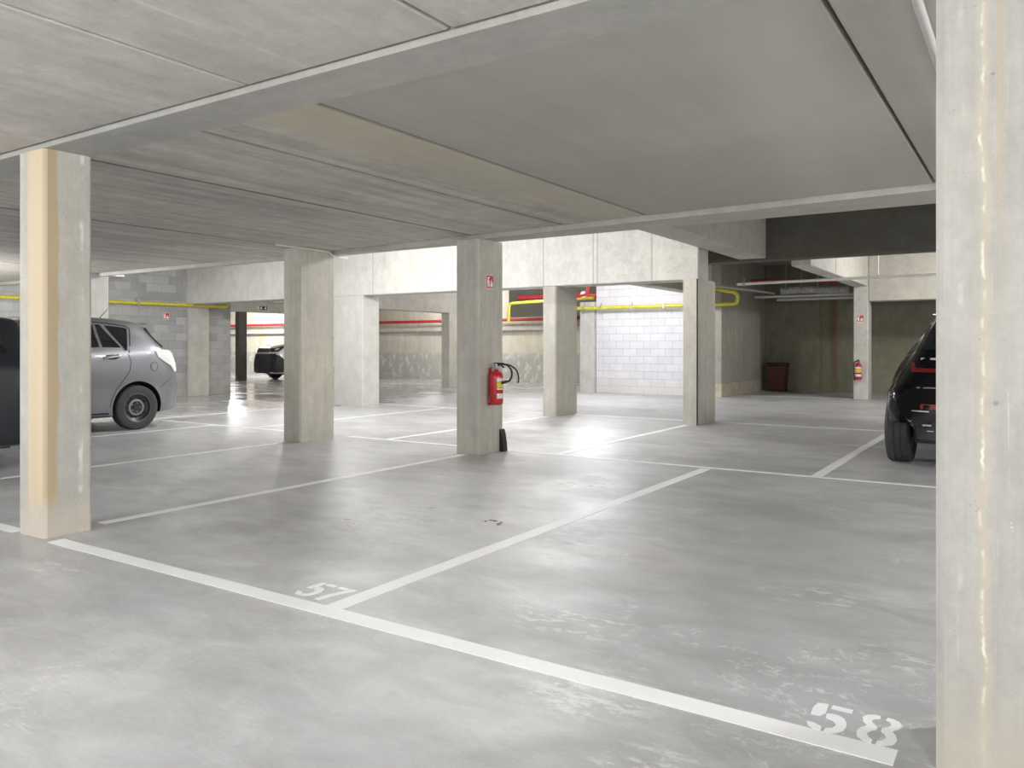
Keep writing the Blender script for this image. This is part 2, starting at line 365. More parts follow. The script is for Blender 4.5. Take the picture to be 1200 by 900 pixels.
def tube(bm, pts, r, seg=10, caps=True):
    P = [Vector(p) for p in pts]; rings = []; up = None
    for i, p in enumerate(P):
        d = (P[min(i+1, len(P)-1)] - P[max(i-1, 0)]).normalized()
        if up is None: up = d.orthogonal().normalized()
        up = (up - d*up.dot(d)).normalized(); s = d.cross(up)
        rr = r[i] if isinstance(r, (list, tuple)) else r
        rings.append([bm.verts.new(p + (up*math.cos(2*PI*k/seg) + s*math.sin(2*PI*k/seg))*rr) for k in range(seg)])
    for a, b in zip(rings, rings[1:]):
        for k in range(seg): bm.faces.new((a[k], a[(k+1) % seg], b[(k+1) % seg], b[k]))
    if caps: bm.faces.new(rings[0][::-1]); bm.faces.new(rings[-1])
def bend(pts, rad=.08, n=5):      # round the corners of a polyline
    P = [Vector(p) for p in pts]; out = [P[0]]
    for a, b, c in zip(P, P[1:], P[2:]):
        u = (a-b); v = (c-b); r = min(rad, u.length*.45, v.length*.45); u.normalize(); v.normalize()
        for i in range(n+1):
            t = i/n; out.append((b+u*r)*(1-t)**2 + b*2*t*(1-t) + (b+v*r)*t*t)
    out.append(P[-1]); return out
def lathe(bm, prof, seg=28, M4=None):   # prof (radius, z) about z
    rings = []; M4 = M4 or Matrix()
    for r, z in prof:
        if r < 1e-5: rings.append([bm.verts.new(M4 @ Vector((0, 0, z)))])
        else: rings.append([bm.verts.new(M4 @ Vector((r*math.cos(2*PI*k/seg), r*math.sin(2*PI*k/seg), z))) for k in range(seg)])
    for a, b in zip(rings, rings[1:]):
        for k in range(seg):
            q = [a[k % len(a)], a[(k+1) % len(a)], b[(k+1) % len(b)], b[k % len(b)]]
            q2 = []; [q2.append(v) for v in q if v not in q2]
            if len(q2) > 2: bm.faces.new(q2)
def flat(bm, pts, z0=.0005, z1=.003): prism(bm, pts, z0, z1)
def lerp_tab(tab, y):
    if y <= tab[0][0]: return tab[0][1]
    for (a, va), (b, vb) in zip(tab, tab[1:]):
        if y <= b: t = (y-a)/(b-a); return va+(vb-va)*t
    return tab[-1][1]
def smooth_tab(tab):      # monotone cubic through the points
    xs = [p[0] for p in tab]; ys = [p[1] for p in tab]; n = len(xs)
    d = [(ys[i+1]-ys[i])/(xs[i+1]-xs[i]) for i in range(n-1)]; m = [d[0]]
    for i in range(1, n-1): m.append(0 if d[i-1]*d[i] <= 0 else 2*d[i-1]*d[i]/(d[i-1]+d[i]))
    m.append(d[-1])
    def f(x):
        if x <= xs[0]: return ys[0]
        if x >= xs[-1]: return ys[-1]
        i = max(j for j in range(n-1) if xs[j] <= x); h = xs[i+1]-xs[i]; t = (x-xs[i])/h
        return (2*t**3-3*t*t+1)*ys[i]+(t**3-2*t*t+t)*h*m[i]+(-2*t**3+3*t*t)*ys[i+1]+(t**3-t*t)*h*m[i+1]
    return f

# ================================================================== SETTING
def struct(name, bm, mat, **k): return tag(obj(name, bm, mat, **k), kind='structure')
struct('floor', mbox(-38, 5, -6, 26, -.3, 0), M['floor'])
# ceiling plates of the two low bays, 12 mm open joints between them
def near_edge(x): return min(7.70, 7.13+(-x-.7)*.074)      # the second beam is slightly skewed to the slabs
def plates(xs, y0, y1, z, mat):
    for i, (a, b) in enumerate(zip(xs, xs[1:])):
        ya, yb = (y1, y1) if y1 < 5 else (near_edge(a)-.018, near_edge(b)-.018)
        bm = bmesh.new(); prism(bm, [(a+.010, y0), (b-.010, y0), (b-.010, yb), (a+.010, ya)], z, z+.18)
        bmesh.ops.bevel(bm, geom=[e for e in bm.edges if abs(e.verts[0].co.z-z)+abs(e.verts[1].co.z-z) < .001], offset=.008, segments=1, affect='EDGES')
        struct('ceiling', bm, mat)
plates([-18.0, -15.5, -13.2, -10.6, -8.06, -5.48, -4.195, -3.20, -.66, 1.8, 4.3], 2.957, 7.338, 2.552, M['slab_bay'])
plates([-18.0, -12.5, -9.9, -7.3, -4.65, -3.33, -2.03, -.75, .55, 1.85, 4.3], -6, 2.62, 2.575, M['slab_near'])
struct('ceiling', mbox(-18.2, 4.5, -6.2, 7.70, 2.76, 2.9), M['ceiling_dark'])  # unseen lid above the plates, added to block light through the joints
struct('ceiling', mbox(-38, 5, 7.8, 25, 3.6, 3.8), M['ceiling_dark'])
struct('trim_1', mbox(-18, 4.3, 2.635, 2.955, 2.545, 2.76), M['soffit'])            # flat beam over the front columns
bm = bmesh.new(); prism(bm, [(-18, 7.70), (-8.40, 7.70), (4.3, near_edge(4.3)), (4.3, 7.80), (-18, 7.80)], 2.50, 3.6)
struct('trim_2', bm, M['beam'])       # beam over the second row
struct('trim_3', mbox(-18, -4.50, 12.28, 12.76, 2.34, 3.6, bev=.012), M['wbeam'])    # deep pale beam
struct('trim_4', mbox(-4.46, -3.98, 7.80, 14.28, 2.83, 3.6, bev=.012), M['beam'])    # cross beam
struct('trim_5', mbox(-7.0, 4.3, 14.30, 14.66, 2.80, 3.6, bev=.012), M['shade_concrete'])
struct('trim_6', mbox(-3.64, -3.30, 14.67, 20.40, 2.70, 3.6, bev=.012), M['wbeam'])
struct('trim_7', mbox(-3.28, 4.3, 20.42, 20.9, 2.34, 3.6, bev=.012), M['beam'])
struct('trim_8', mbox(-7.36, -7.02, 13.2, 19.38, 2.60, 3.6, bev=.012), M['beam'])
struct('trim_9', mbox(-15.6, -15.25, 12.78, 20.2, 2.31, 3.6, bev=.012), M['beam'])
struct('trim_10', mbox(-25.35, -25.0, 12.5, 24, 2.58, 3.6, bev=.012), M['beam'])
struct('shade_block', mbox(-15.2, -10.1, 22.9, 23.2, 2.28, 3.6, bev=.01), M['shade_concrete'])  # dark box added to stand for shade on the far wall
# walls
struct('wall_left', mbox(-18.3, -18.0, -6, 13.62, 0, 3.6), M['block_grey'])
struct('wall_left', mbox(-17.995, -17.93, 12.30, 12.90, 0, 2.33), M['wall'])       # smooth panel in the block wall
struct('wall_far', mbox(-38, -9.8, 24.0, 24.4, 0, 3.6), M['wall_far'])
struct('trim_11', mbox(-38, -9.8, 23.80, 24.0, 1.84, 1.99, bev=.01), M['wall'])    # ledge
struct('wall_centre', mbox(-10.0, -6.75, 19.40, 19.65, 0, 3.6), M['block_white'])
struct('wall_centre', mbox(-10.45, -10.02, 19.30, 19.75, 0, 2.48), M['wbeam'])
struct('wall_centre', mbox(-10.0, -9.8, 19.66, 24.0, 0, 3.6), M['wall_far'])
struct('wall_centre', mbox(-6.745, -6.50, 19.38, 23.2, 0, 3.6), M['wall_right'])
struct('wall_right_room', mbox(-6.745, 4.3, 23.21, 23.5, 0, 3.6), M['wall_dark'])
struct('wall_right', mbox(4.31, 4.6, -6, 23.5, 0, 3.6), M['wall'])
struct('wall_back', mbox(-18.3, 4.6, -6.3, -6.01, 0, 3.0), M['wall'])
struct('wall_outer', mbox(-38.3, -38.01, 7, 25, 0, 3.6), M['wall'])
struct('wall_outer', mbox(-38, -18.31, 6.7, 7, 0, 3.6), M['wall'])

# columns
def column(label, mat, *a, c=.022):
    return tag(obj('concrete_column', column_bm(*a, c=c), mat), label, 'column')
column('square concrete column at the left with an ochre stain down its corner', M['column_stained'], -5.705, -5.368, 2.63, 2.95, 2.544)
column('big pale concrete column filling the right edge with a white streaked crack', M['column_cracked'], -.242, .12, 2.64, 2.97, 2.544)
column('concrete column in the middle with red fire extinguisher and red sign', M['column'], -5.675, -5.335, 7.42, 7.92, 2.499)
column('concrete column between the parked grey car and the middle column', M['column'], -8.325, -8.0, 7.12, 7.74, 2.551)
column('bright white column part hidden behind the ochre stained column', M['wbeam'], -14.16, -13.84, 7.42, 7.90, 2.551)
column('concrete column with darker head in front of the retaining wall', M['column_band'], -7.43, -7.15, 12.30, 13.10, 2.339)
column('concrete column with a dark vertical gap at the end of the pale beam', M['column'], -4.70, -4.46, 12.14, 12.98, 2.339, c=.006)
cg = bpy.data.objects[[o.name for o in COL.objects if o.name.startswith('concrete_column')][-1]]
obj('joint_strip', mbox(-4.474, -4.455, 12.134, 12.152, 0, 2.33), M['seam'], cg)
column('wide white column carrying the left part of the pale beam', M['wbeam'], -12.74, -11.86, 12.28, 12.80, 2.339)
column('far grey column seen between the middle columns', M['column'], -15.58, -15.24, 19.62, 20.1, 2.309)
column('far dark column beside the white van', M['shade_concrete'], -25.25, -25.02, 19.30, 19.68, 2.579)
column('pale column with small red extinguisher in the far right bay', M['wbeam'], -3.62, -3.285, 20.42, 20.90, 3.6)

# ================================================================== FLOOR MARKINGS
def line(label, x0, x1, y0, y1, mat=None, z=.0025):
    bm = bmesh.new(); n = max(2, int(max(x1-x0, y1-y0)/.25))
    if x1-x0 > y1-y0: 
        a = [(x0+(x1-x0)*i/n, y0+random.uniform(-.002, .002)) for i in range(n+1)]; b = [(x0+(x1-x0)*i/n, y1+random.uniform(-.002, .002)) for i in range(n+1)]
    else:
        a = [(x1+random.uniform(-.002, .002), y0+(y1-y0)*i/n) for i in range(n+1)]; b = [(x0+random.uniform(-.002, .002), y0+(y1-y0)*i/n) for i in range(n+1)]
    prism(bm, a+b[::-1], 0, z)
    return tag(obj('parking_line', bm, mat or M['paint']), label, 'painted line')
line('long wide white line crossing the foreground below the bay numbers', -5.27, -.35, 2.600, 2.705)
line('short worn white line at the foot of the ochre stained column, left', -13.5, -5.74, 2.60, 2.70, M['paint_old'])
line('white line dividing the two front bays, meeting the foreground line', -2.855, -2.752, 2.706, 7.87)
line('white line from the ochre stained column to the extinguisher column', -5.565, -5.475, 3.09, 7.40, M['paint_old'])
line('white line ending at the column right of the grey car', -8.235, -8.16, 2.71, 7.10, M['paint_old'])
line('white line running just beside the grey car wheel', -10.96, -10.88, 2.71, 7.93, M['paint_old'])
line('white line on the far side of the grey car', -13.66, -13.58, 2.71, 7.40, M['paint_old'])
line('thin white cross line along the middle row of columns, left part', -12.9, -8.34, 7.96, 8.03)
line('thin white cross line between the two middle columns', -7.98, -5.72, 7.96, 8.03)
line('thin white cross line from the middle column toward the black car', -5.30, 1.5, 7.93, 8.0)
line('white line left of the black car', -1.80, -1.70, 8.02, 12.80)
line('white line running to the column with the dark gap', -4.68, -4.58, 8.02, 12.10)
line('white line running to the column with the darker head', -7.34, -7.24, 8.05, 12.26)
line('white line behind the right one of the left middle columns', -10.1, -10.02, 8.05, 12.8, M['paint_old'])
line('white line running back from the grey car toward the block wall', -12.80, -12.72, 8.04, 12.2, M['paint_old'])
line('far thin white cross line right of the column with dark gap', -4.40, 1.5, 12.84, 12.92)
line('far thin white cross line left of the darker headed column', -11.82, -7.47, 12.84, 12.92)
line('far thin white cross line between the two distant columns', -7.10, -4.74, 12.84, 12.92)
line('white line across the floor at the dark far right room', -6.4, -3.66, 20.36, 20.42)

five = [[(-.631, 2.914), (-.598, 2.921), (-.592, 2.85), (-.606, 2.815), (-.634, 2.812), (-.638, 2.87)],
        [(-.584, 2.921), (-.517, 2.921), (-.517, 2.892), (-.583, 2.892)],
        [(-.588, 2.845), (-.570, 2.853), (-.551, 2.851), (-.530, 2.835), (-.518, 2.806), (-.514, 2.775), (-.518, 2.745), (-.533, 2.721), (-.550, 2.709), (-.571, 2.705), (-.569, 2.734), (-.552, 2.745), (-.545, 2.767), (-.548, 2.785), (-.560, 2.801), (-.584, 2.810)],
        [(-.632, 2.752), (-.612, 2.754), (-.582, 2.737), (-.580, 2.708), (-.602, 2.708), (-.620, 2.722)]]
eight = [[(-.482, 2.885), (-.470, 2.912), (-.452, 2.922), (-.432, 2.924), (-.430, 2.902), (-.444, 2.895), (-.452, 2.876), (-.444, 2.852), (-.428, 2.835), (-.428, 2.812), (-.441, 2.795), (-.450, 2.770), (-.442, 2.748), (-.428, 2.735), (-.428, 2.709), (-.452, 2.714), (-.474, 2.735), (-.481, 2.768), (-.474, 2.802), (-.458, 2.829), (-.473, 2.850)]]
eight.append([(-.842-x, y) for x, y in eight[0]][::-1])
seven = [[(-3.012, 2.957), (-2.945, 2.957), (-2.952, 2.928), (-3.010, 2.928)],
         [(-2.932, 2.957), (-2.893, 2.957), (-2.896, 2.935), (-2.920, 2.885), (-2.938, 2.82), (-2.945, 2.745), (-2.980, 2.745), (-2.972, 2.83), (-2.950, 2.90)]]
def number(label, digits):
    r = empty('bay_number', (0, 0, 0)); tag(r, label, 'painted number')
    for polys, dx, dy, mt in digits:
        bm = bmesh.new()
        for p in polys: prism(bm, [(x+dx, y+dy) for x, y in p], 0, .0022)
        obj('digit', bm, mt, r)
number('white stencilled number 58 on the floor by the big right column', [(five, 0, 0, M['paint']), (eight, 0, 0, M['paint'])])
number('faded white stencilled number 57 beside the foreground line', [(five, -2.517, .040, M['paint_old']), (seven, 0, 0, M['paint_old'])])

# ================================================================== PIPES AND FITTINGS
def pipe(name, label, cat, pts, r, mat, rad=.1, clips=(), clip_axis='x', seg=12):
    t = empty(name, tuple(pts[0])); tag(t, label, cat)
    L = Vector(pts[0])
    bm = bmesh.new(); tube(bm, [p-L for p in bend(pts, rad)], r, seg); obj('pipe_run', bm, mat, t, smooth=True)
    for c in clips:
        bm = bmesh.new(); x, y, z = [a-b for a, b in zip(c, L)]
        bm2 = bm
        if clip_axis == 'x': box(bm2, x-.02, x+.02, y-r*1.25, y+r*1.25, z-r*1.25, z+r*1.25); box(bm2, x-.012, x+.012, y-.012, y+.012, z+r*1.25, z+r+.09)
        else: box(bm2, x-r*1.25, x+r*1.25, y-.02, y+.02, z-r*1.25, z+r*1.25); box(bm2, x-.012, x+.012, y-.012, y+.012, z+r*1.25, z+r+.09)
        obj('pipe_clip', bm, M['galv'], t)
    return t
pipe('gas_pipe', 'yellow gas pipe along the grey block wall behind the grey car', 'pipe',
     [(-17.86, -3, 2.24), (-17.86, 13.42, 2.31), (-17.86, 13.42, 2.52), (-17.995, 13.42, 2.52)], .042, M['yellow'], .1,
     [(-17.86, y, 2.24+.07*(y+3)/16.4) for y in (8.3, 10.9, 12.4, 5, 3)], 'y')
pipe('gas_pipe', 'yellow gas pipe along the white block wall with a loop at its right end', 'pipe',
     [(-10.9, 19.1, 2.30), (-6.0, 19.1, 2.30), (-6.0, 19.1, 2.56), (-6.45, 18.9, 2.66), (-6.45, 17.0, 2.66)], .05, M['yellow'], .12,
     [(x, 19.1, 2.30) for x in (-10.2, -9.7, -8.8, -7.9)])
pipe('gas_pipe', 'yellow gas pipe rising above the retaining wall behind the middle column', 'pipe',
     [(-14.08, 21.2, 2.06), (-14.06, 21.2, 2.64), (-11.0, 21.2, 2.72)], .05, M['yellow'], .14)
pipe('fire_pipe', 'red sprinkler pipe along the far retaining wall', 'pipe',
     [(-37, 23.72, 2.24), (-10.2, 23.72, 2.22)], .055, M['red'])
pipe('fire_pipe', 'short red pipe above the yellow pipe near the darker headed column', 'pipe',
     [(-14.6, 22.6, 2.92), (-10.2, 22.6, 2.90)], .07, M['red'])
v = pipe('fire_valve', 'red and white valve above the yellow pipe by the white block wall', 'valve',
     [(-10.6, 19.12, 2.62), (-10.16, 19.12, 2.66), (-10.08, 19.12, 2.95)], .045, M['red'], .06)
bm = bmesh.new(); lathe(bm, [(0, 0), (.09, 0), (.09, .03), (0, .03)], 16, Matrix.Translation((.36, -.0, .06)) @ Matrix.Rotation(PI/2, 4, 'X')); obj('hand_wheel', bm, M['sign_white'], v)
pipe('fire_pipe', 'dark red pipe under the ceiling of the far right room', 'pipe', [(-6.4, 21.5, 3.04), (-4.2, 21.5, 2.93), (.5, 21.5, 2.93)], .05, M['red'])
pipe('drain_pipe', 'long white pipe crossing the far right bay under the ceiling', 'pipe',
     [(-5.35, 17.0, 2.605), (1.5, 17.0, 2.65)], .03, M['white_pipe'], clips=[(-5.2, 17, 2.605)])
pipe('drain_pipe', 'grey pipe sloping away behind the looped yellow pipe', 'pipe', [(-6.2, 17.4, 2.66), (-5.75, 20.6, 2.66), (-5.75, 21.4, 2.66)], .03, M['grey_pipe'])
bm = bmesh.new(); tube(bm, [(-2.56, 17, 2.68), (-2.56, 17, 3.6)], .018, 8); tag(obj('pipe_hanger', bm, M['white_pipe']), 'white vertical hanger rod on the long white pipe', 'rod')
for i, (y, z, lab) in enumerate(((21.2, 2.57, 'upper'), (21.5, 2.50, 'middle'), (21.8, 2.52, 'hindmost'))):
    pipe('service_pipe', f'grey pipe across the far right room, {lab} of the three under the duct', 'pipe', [(-6.2+.5*i, y, z), (-3.8, y, z), (3, y, z)], .035, M['grey_pipe'])
# ribbed flexible duct
d = empty('ribbed_duct', (-5.6, 21.5, 2.72)); tag(d, 'grey ribbed flexible duct hanging in the dark far right room', 'duct')
bm = bmesh.new(); pr = []
for i in range(61):
    x = i*.028; pr.append(((x, 0, .02*math.sin(x*3)), .085 + (.014 if i % 2 else -.006)))
tube(bm, [p for p, r in pr], [r for p, r in pr], 12); obj('duct_hose', bm, M['grey_pipe'], d, smooth=True, ang=50)
for x in (.15, .55, .95, 1.35):
    bm = bmesh.new(); tube(bm, [(x, -.1, -.1), (x, -.1, .1), (x, -.03, .85)], .01, 6); obj('hanger_strap', bm, M['galv'], d)
# conduits under the low bay ceiling
t = pipe('conduit', 'thin white conduit under the ceiling leading to the left middle column', 'conduit', [(-7.965, 6.7, 2.538), (-7.965, 7.60, 2.536), (-7.965, 7.68, 2.48), (-7.965, 7.95, 2.48)], .011, M['white_pipe'], .05)
t = pipe('conduit', 'grey conduit under the ceiling beside the big right column', 'conduit', [(-.355, 2.99, 2.515), (-.355, 7.0, 2.515)], .018, M['grey_pipe'])
# ceiling edge boxes
tag(obj('junction_box', mbox(-14.3, -13.86, 7.9, 8.2, 2.52, 2.60, bev=.01), M['galv']), 'small metal tray end above the bright white column', 'box')

# ------------------------------------------------------------------ signs
def pictogram(name, label, origin, axis, wd, ht, mat_bg, mat_fg, kind):
    # axis 'x': faces +X, lies in YZ ; axis 'y': faces -Y, lies in XZ
    t = empty(name, origin); tag(t, label, 'sign')
    def P(u, v, d):
        return (d, u, v) if axis == 'x' else (u, -d, v)
    def plate(bm, pts, d0, d1):
        lo = [bm.verts.new(P(u, v, d0)) for u, v in pts]; hi = [bm.verts.new(P(u, v, d1)) for u, v in pts]
        bm.faces.new(lo); bm.faces.new(hi[::-1]); n = len(pts)
        for i in range(n): bm.faces.new((lo[i], lo[(i+1) % n], hi[(i+1) % n], hi[i]))
    def R(a, b, c, d_): return [(a*wd, c*ht), (b*wd, c*ht), (b*wd, d_*ht), (a*wd, d_*ht)]
    bm = bmesh.new(); plate(bm, R(0, 1, 0, 1), .001, .004); obj('sign_plate', bm, mat_fg, t)
    bm = bmesh.new(); plate(bm, R(.05, .95, .05, .95), .0045, .006); obj('sign_field', bm, mat_bg, t)
    shapes = []
    if kind == 'ext':
        shapes.append([(a*wd, b*ht) for a, b in ((.18, .14), (.42, .14), (.42, .58), (.36, .66), (.36, .74), (.48, .80), (.48, .86), (.24, .86), (.24, .66), (.18, .58))])
        shapes.append([(a*wd, b*ht) for a, b in ((.10, .35), (.15, .35), (.15, .70), (.24, .76), (.20, .82), (.10, .74))])
        shapes.append([(a*wd, b*ht) for a, b in ((.56, .14), (.84, .14), (.88, .32), (.80, .52), (.74, .42), (.70, .72), (.60, .52), (.58, .38), (.53, .30))])
    else:
        shapes.append([(a*wd, b*ht) for a, b in ((.06, .15), (.14, .15), (.14, .85), (.06, .85))])
        shapes.append([(a*wd, b*ht) for a, b in ((.20, .2), (.28, .2), (.33, .42), (.40, .2), (.46, .2), (.38, .55), (.42, .68), (.32, .85), (.25, .68))])
        shapes.append([(a*wd, b*ht) for a, b in ((.60, .5), (.74, .15), (.88, .5), (.79, .5), (.79, .85), (.69, .85), (.69, .5))])
    for sh in shapes:
        bm = bmesh.new(); plate(bm, sh, .0065, .0085); obj('sign_symbol', bm, mat_fg, t)
pictogram('fire_extinguisher_sign', 'red and white fire extinguisher sign on the middle column', (-5.335, 7.555, 1.93), 'x', .15, .165, M['sign_red'], M['sign_white'], 'ext')
pictogram('fire_extinguisher_sign', 'small red fire extinguisher sign on the far right column', (-3.55, 20.42, 1.85), 'y', .17, .16, M['sign_red'], M['sign_white'], 'ext')
pictogram('fire_extinguisher_sign', 'small red fire extinguisher sign on the grey block wall', (-18.0, 11.64, 1.93), 'x', .17, .17, M['sign_red'], M['sign_white'], 'ext')
pictogram('exit_sign', 'dark sign with white running figure and arrow on a far beam', (-25.0, 20.15, 2.67), 'x', .5, .17, M['sign_dark'], M['sign_white'], 'exit')

# ------------------------------------------------------------------ extinguishers
def extinguisher(label, loc, rz, s=1.0, hose=True):
    # local: wall behind at +y ; stands with its back to +y
    t = empty('fire_extinguisher', loc, rz); tag(t, label, 'fire extinguisher'); t.scale = (s, s, s)
    bm = bmesh.new(); lathe(bm, [(0, 0), (.055, 0), (.070, .012), (.074, .03), (.074, .30), (.070, .33), (.052, .355), (.028, .37), (.022, .385), (0, .385)], 32)
    obj('cylinder_body', bm, M['ext_red'], t, smooth=True, ang=60)
    def wrap(name, mat, z0, z1, a0, a1, n=12, r=.0755):
        bm = bmesh.new(); A = []
        for i in range(n+1):
            a = a0+(a1-a0)*i/n
            A.append([bm.verts.new((rr*math.cos(a), rr*math.sin(a), z)) for z in (z0, z1) for rr in (r-.001, r)])
        for p, q in zip(A, A[1:]):
            bm.faces.new((p[1], q[1], q[3], p[3])); bm.faces.new((p[0], p[2], q[2], q[0])); bm.faces.new((p[0], q[0], q[1], p[1])); bm.faces.new((p[2], p[3], q[3], q[2]))
        return obj(name, bm, mat, t, smooth=True)
    a0, a1 = -PI*.78, -PI*.12
    wrap('instruction_label', M['label_w'], .07, .125, a0, a1)
    wrap('instruction_label', M['label_w'], .165, .18, a0, a1)
    wrap('instruction_label', M['label_y'], .185, .245, a0, a1)
    wrap('instruction_label', M['label_w'], .250, .29, a0, a1)
    bm = bmesh.new(); lathe(bm, [(0, .385), (.018, .385), (.018, .41), (.024, .412), (.024, .44), (0, .44)], 16); obj('valve', bm, M['steel_mid'], t, smooth=True)
    bm = bmesh.new(); box(bm, -.014, .014, -.09, .03, .444, .455); 
    tube(bm, [(0, .02, .425), (0, -.05, .432), (0, -.10, .405)], .009, 8); obj('lever', bm, M['black'], t)
    bm = bmesh.new(); lathe(bm, [(0, 0), (.016, 0), (.016, .014), (0, .014)], 14, Matrix.Translation((.024, 0, .425)) @ Matrix.Rotation(PI/2, 4, 'Y')); obj('pressure_gauge', bm, M['steel_mid'], t)
    if hose:
        bm = bmesh.new()
        pts = [(-.02, 0, .425), (-.075, -.01, .41), (-.10, -.01, .35), (-.098, 0, .22), (-.092, 0, .08), (-.086, 0, .03)] if hose == 'down' else \
              [(0, 0, .43), (0, -.06, .445), (-.0, -.15, .43), (0, -.20, .37), (0, -.20, .31), (0, -.17, .26), (0, -.12, .25)]
        C = bend(pts, .06, 6); tube(bm, C, .011, 10); hs = obj('hose', bm, M['black'], t, smooth=True)
        bm = bmesh.new(); a, b = Vector(pts[-2]), Vector(pts[-1]); e = (b-a).normalized()
        tube(bm, [b-e*.02, b+e*.05], [.014, .018], 10); obj('nozzle', bm, M['black'], t, smooth=True)
    bm = bmesh.new(); box(bm, -.02, .02, .074, .0885, .10, .40); box(bm, -.05, .05, .055, .075, -.006, .02); obj('wall_bracket', bm, M['ext_red'], t)
    return t
e1 = extinguisher('red fire extinguisher with curled black hose on the middle column', (-5.238, 7.63, .575), -PI/2+PI, 1.08, True)
e1.rotation_euler = (0, 0, PI/2)
# second hose loop of the near extinguisher
bm = bmesh.new(); tube(bm, bend([(0, -.02, .435), (.03, -.14, .44), (.05, -.23, .38), (.05, -.255, .30), (.05, -.25, .24)], .08, 6), .009, 8); obj('hose', bm, M['black'], e1, smooth=True)
extinguisher('small red fire extinguisher on the pale far right column', (-3.49, 20.334, .47), 0, 1.05, 'down')

# rubber corner guard at the foot of the middle column
bm = bmesh.new()
prof = [(0, 0), (.058, 0), (.05, .10), (.034, .20), (.014, .265), (0, .265)]
lo = [bm.verts.new((x, 0, z)) for x, z in prof]; hi = [bm.verts.new((x, .09, z)) for x, z in prof]
bm.faces.new(lo); bm.faces.new(hi[::-1])
for i in range(len(prof)): j = (i+1) % len(prof); bm.faces.new((lo[i], lo[j], hi[j], hi[i]))
g = tag(obj('rubber_wedge', bm, M['black']), 'black rubber wedge standing against the foot of the middle column', 'wedge'); g.location = (-5.333, 7.83, 0)

# bin in the far corner
t = empty('waste_bin', (-6.05, 22.9, 0)); tag(t, 'dark brown plastic bin in the corner of the far right room', 'bin')
bm = bmesh.new(); r0, r1, h = .20, .25, .72
lo = [bm.verts.new((x*r0, y*r0, .03)) for x, y in ((-1, -1), (1, -1), (1, 1), (-1, 1))]; hi = [bm.verts.new((x*r1, y*r1, h)) for x, y in ((-1, -1), (1, -1), (1, 1), (-1, 1))]
bm.faces.new(lo[::-1]); bm.faces.new(hi)
for i in range(4): bm.faces.new((lo[i], lo[(i+1) % 4], hi[(i+1) % 4], hi[i]))
bmesh.ops.bevel(bm, geom=bm.edges[:], offset=.02, segments=2, affect='EDGES'); obj('bin_body', bm, M['bin'], t)
obj('lid', mbox(-.265, .265, -.265, .265, .722, .80, bev=.02), M['bin_dark'], t)
for sx in (-1, 1):
    bm = bmesh.new(); lathe(bm, [(0, -.02), (.05, -.02), (.05, .02), (0, .02)], 16, Matrix.Translation((sx*.18, .2, .05)) @ Matrix.Rotation(PI/2, 4, 'Y')); obj('caster', bm, M['black'], t)
# dry leaves on the floor
bm = bmesh.new()
for i in range(7):
    a = random.uniform(0, 6.28); cx, cy = random.uniform(-.06, .06), random.uniform(-.04, .04); r = random.uniform(.012, .025)
    vs = [bm.verts.new((cx+r*math.cos(a+q)*k, cy+r*math.sin(a+q)*k, .002+random.uniform(0, .008))) for q, k in ((0, 1), (1.2, .45), (3.14, 1), (4.4, .5))]
    f = bm.faces.new(vs); 
    ex = bmesh.ops.extrude_face_region(bm, geom=[f]); bmesh.ops.translate(bm, verts=[q for q in ex['geom'] if isinstance(q, bmesh.types.BMVert)], vec=(0, 0, .0015))
l = tag(obj('dry_leaves', bm, M['leaf']), 'small scrap of dry brown leaf litter on the empty bay floor', 'leaves', kind='stuff'); l.location = (-3.20, 4.63, 0)

# ================================================================== CARS
def decal(name, mat, parent, bvh, face, pts, eps=.005, step=.05, thick=.012, label=None):
    bm = bmesh.new(); NL = bm.verts.layers.float_vector.new('n')
    f = bm.faces.new([bm.verts.new((a, b, 0)) for a, b in pts])
    for ax in (0, 1):
        lo = min(p[ax] for p in pts); hi = max(p[ax] for p in pts); n = int((hi-lo)/step)
        for i in range(1, n+1):
            c = lo+(hi-lo)*i/(n+1); co = (c, 0, 0) if ax == 0 else (0, c, 0); no = (1, 0, 0) if ax == 0 else (0, 1, 0)
            bmesh.ops.bisect_plane(bm, geom=bm.verts[:]+bm.edges[:]+bm.faces[:], plane_co=co, plane_no=no)
    bmesh.ops.triangulate(bm, faces=[q for q in bm.faces if len(q.verts) > 4])
    for v_ in bm.verts:
        a, b = v_.co.x, v_.co.y
        o, d_ = {'R': ((3, a, b), (-1, 0, 0)), 'L': ((-3, a, b), (1, 0, 0)), 'B': ((a, 9, b), (0, -1, 0)), 'F': ((a, -3, b), (0, 1, 0)), 'T': ((a, b, 4), (0, 0, -1))}[face]
        h_, n_, i_, _ = bvh.ray_cast(Vector(o), Vector(d_))
        if h_ is None:
            h_, n_, i_, _ = bvh.find_nearest(Vector(o)+Vector(d_)*(2.1 if face in 'RL' else 4.6))
        if n_.dot(Vector(d_)) > 0: n_ = -n_
        v_.co = h_+n_*eps; v_[NL] = -n_
    ex = bmesh.ops.extrude_face_region(bm, geom=bm.faces[:], use_keep_orig=True)
    for q in ex['geom']:
        if isinstance(q, bmesh.types.BMVert): q.co = q.co+q[NL]*thick
    o = obj(name, bm, mat, parent, smooth=True)
    if label: o['label'] = label
    return o
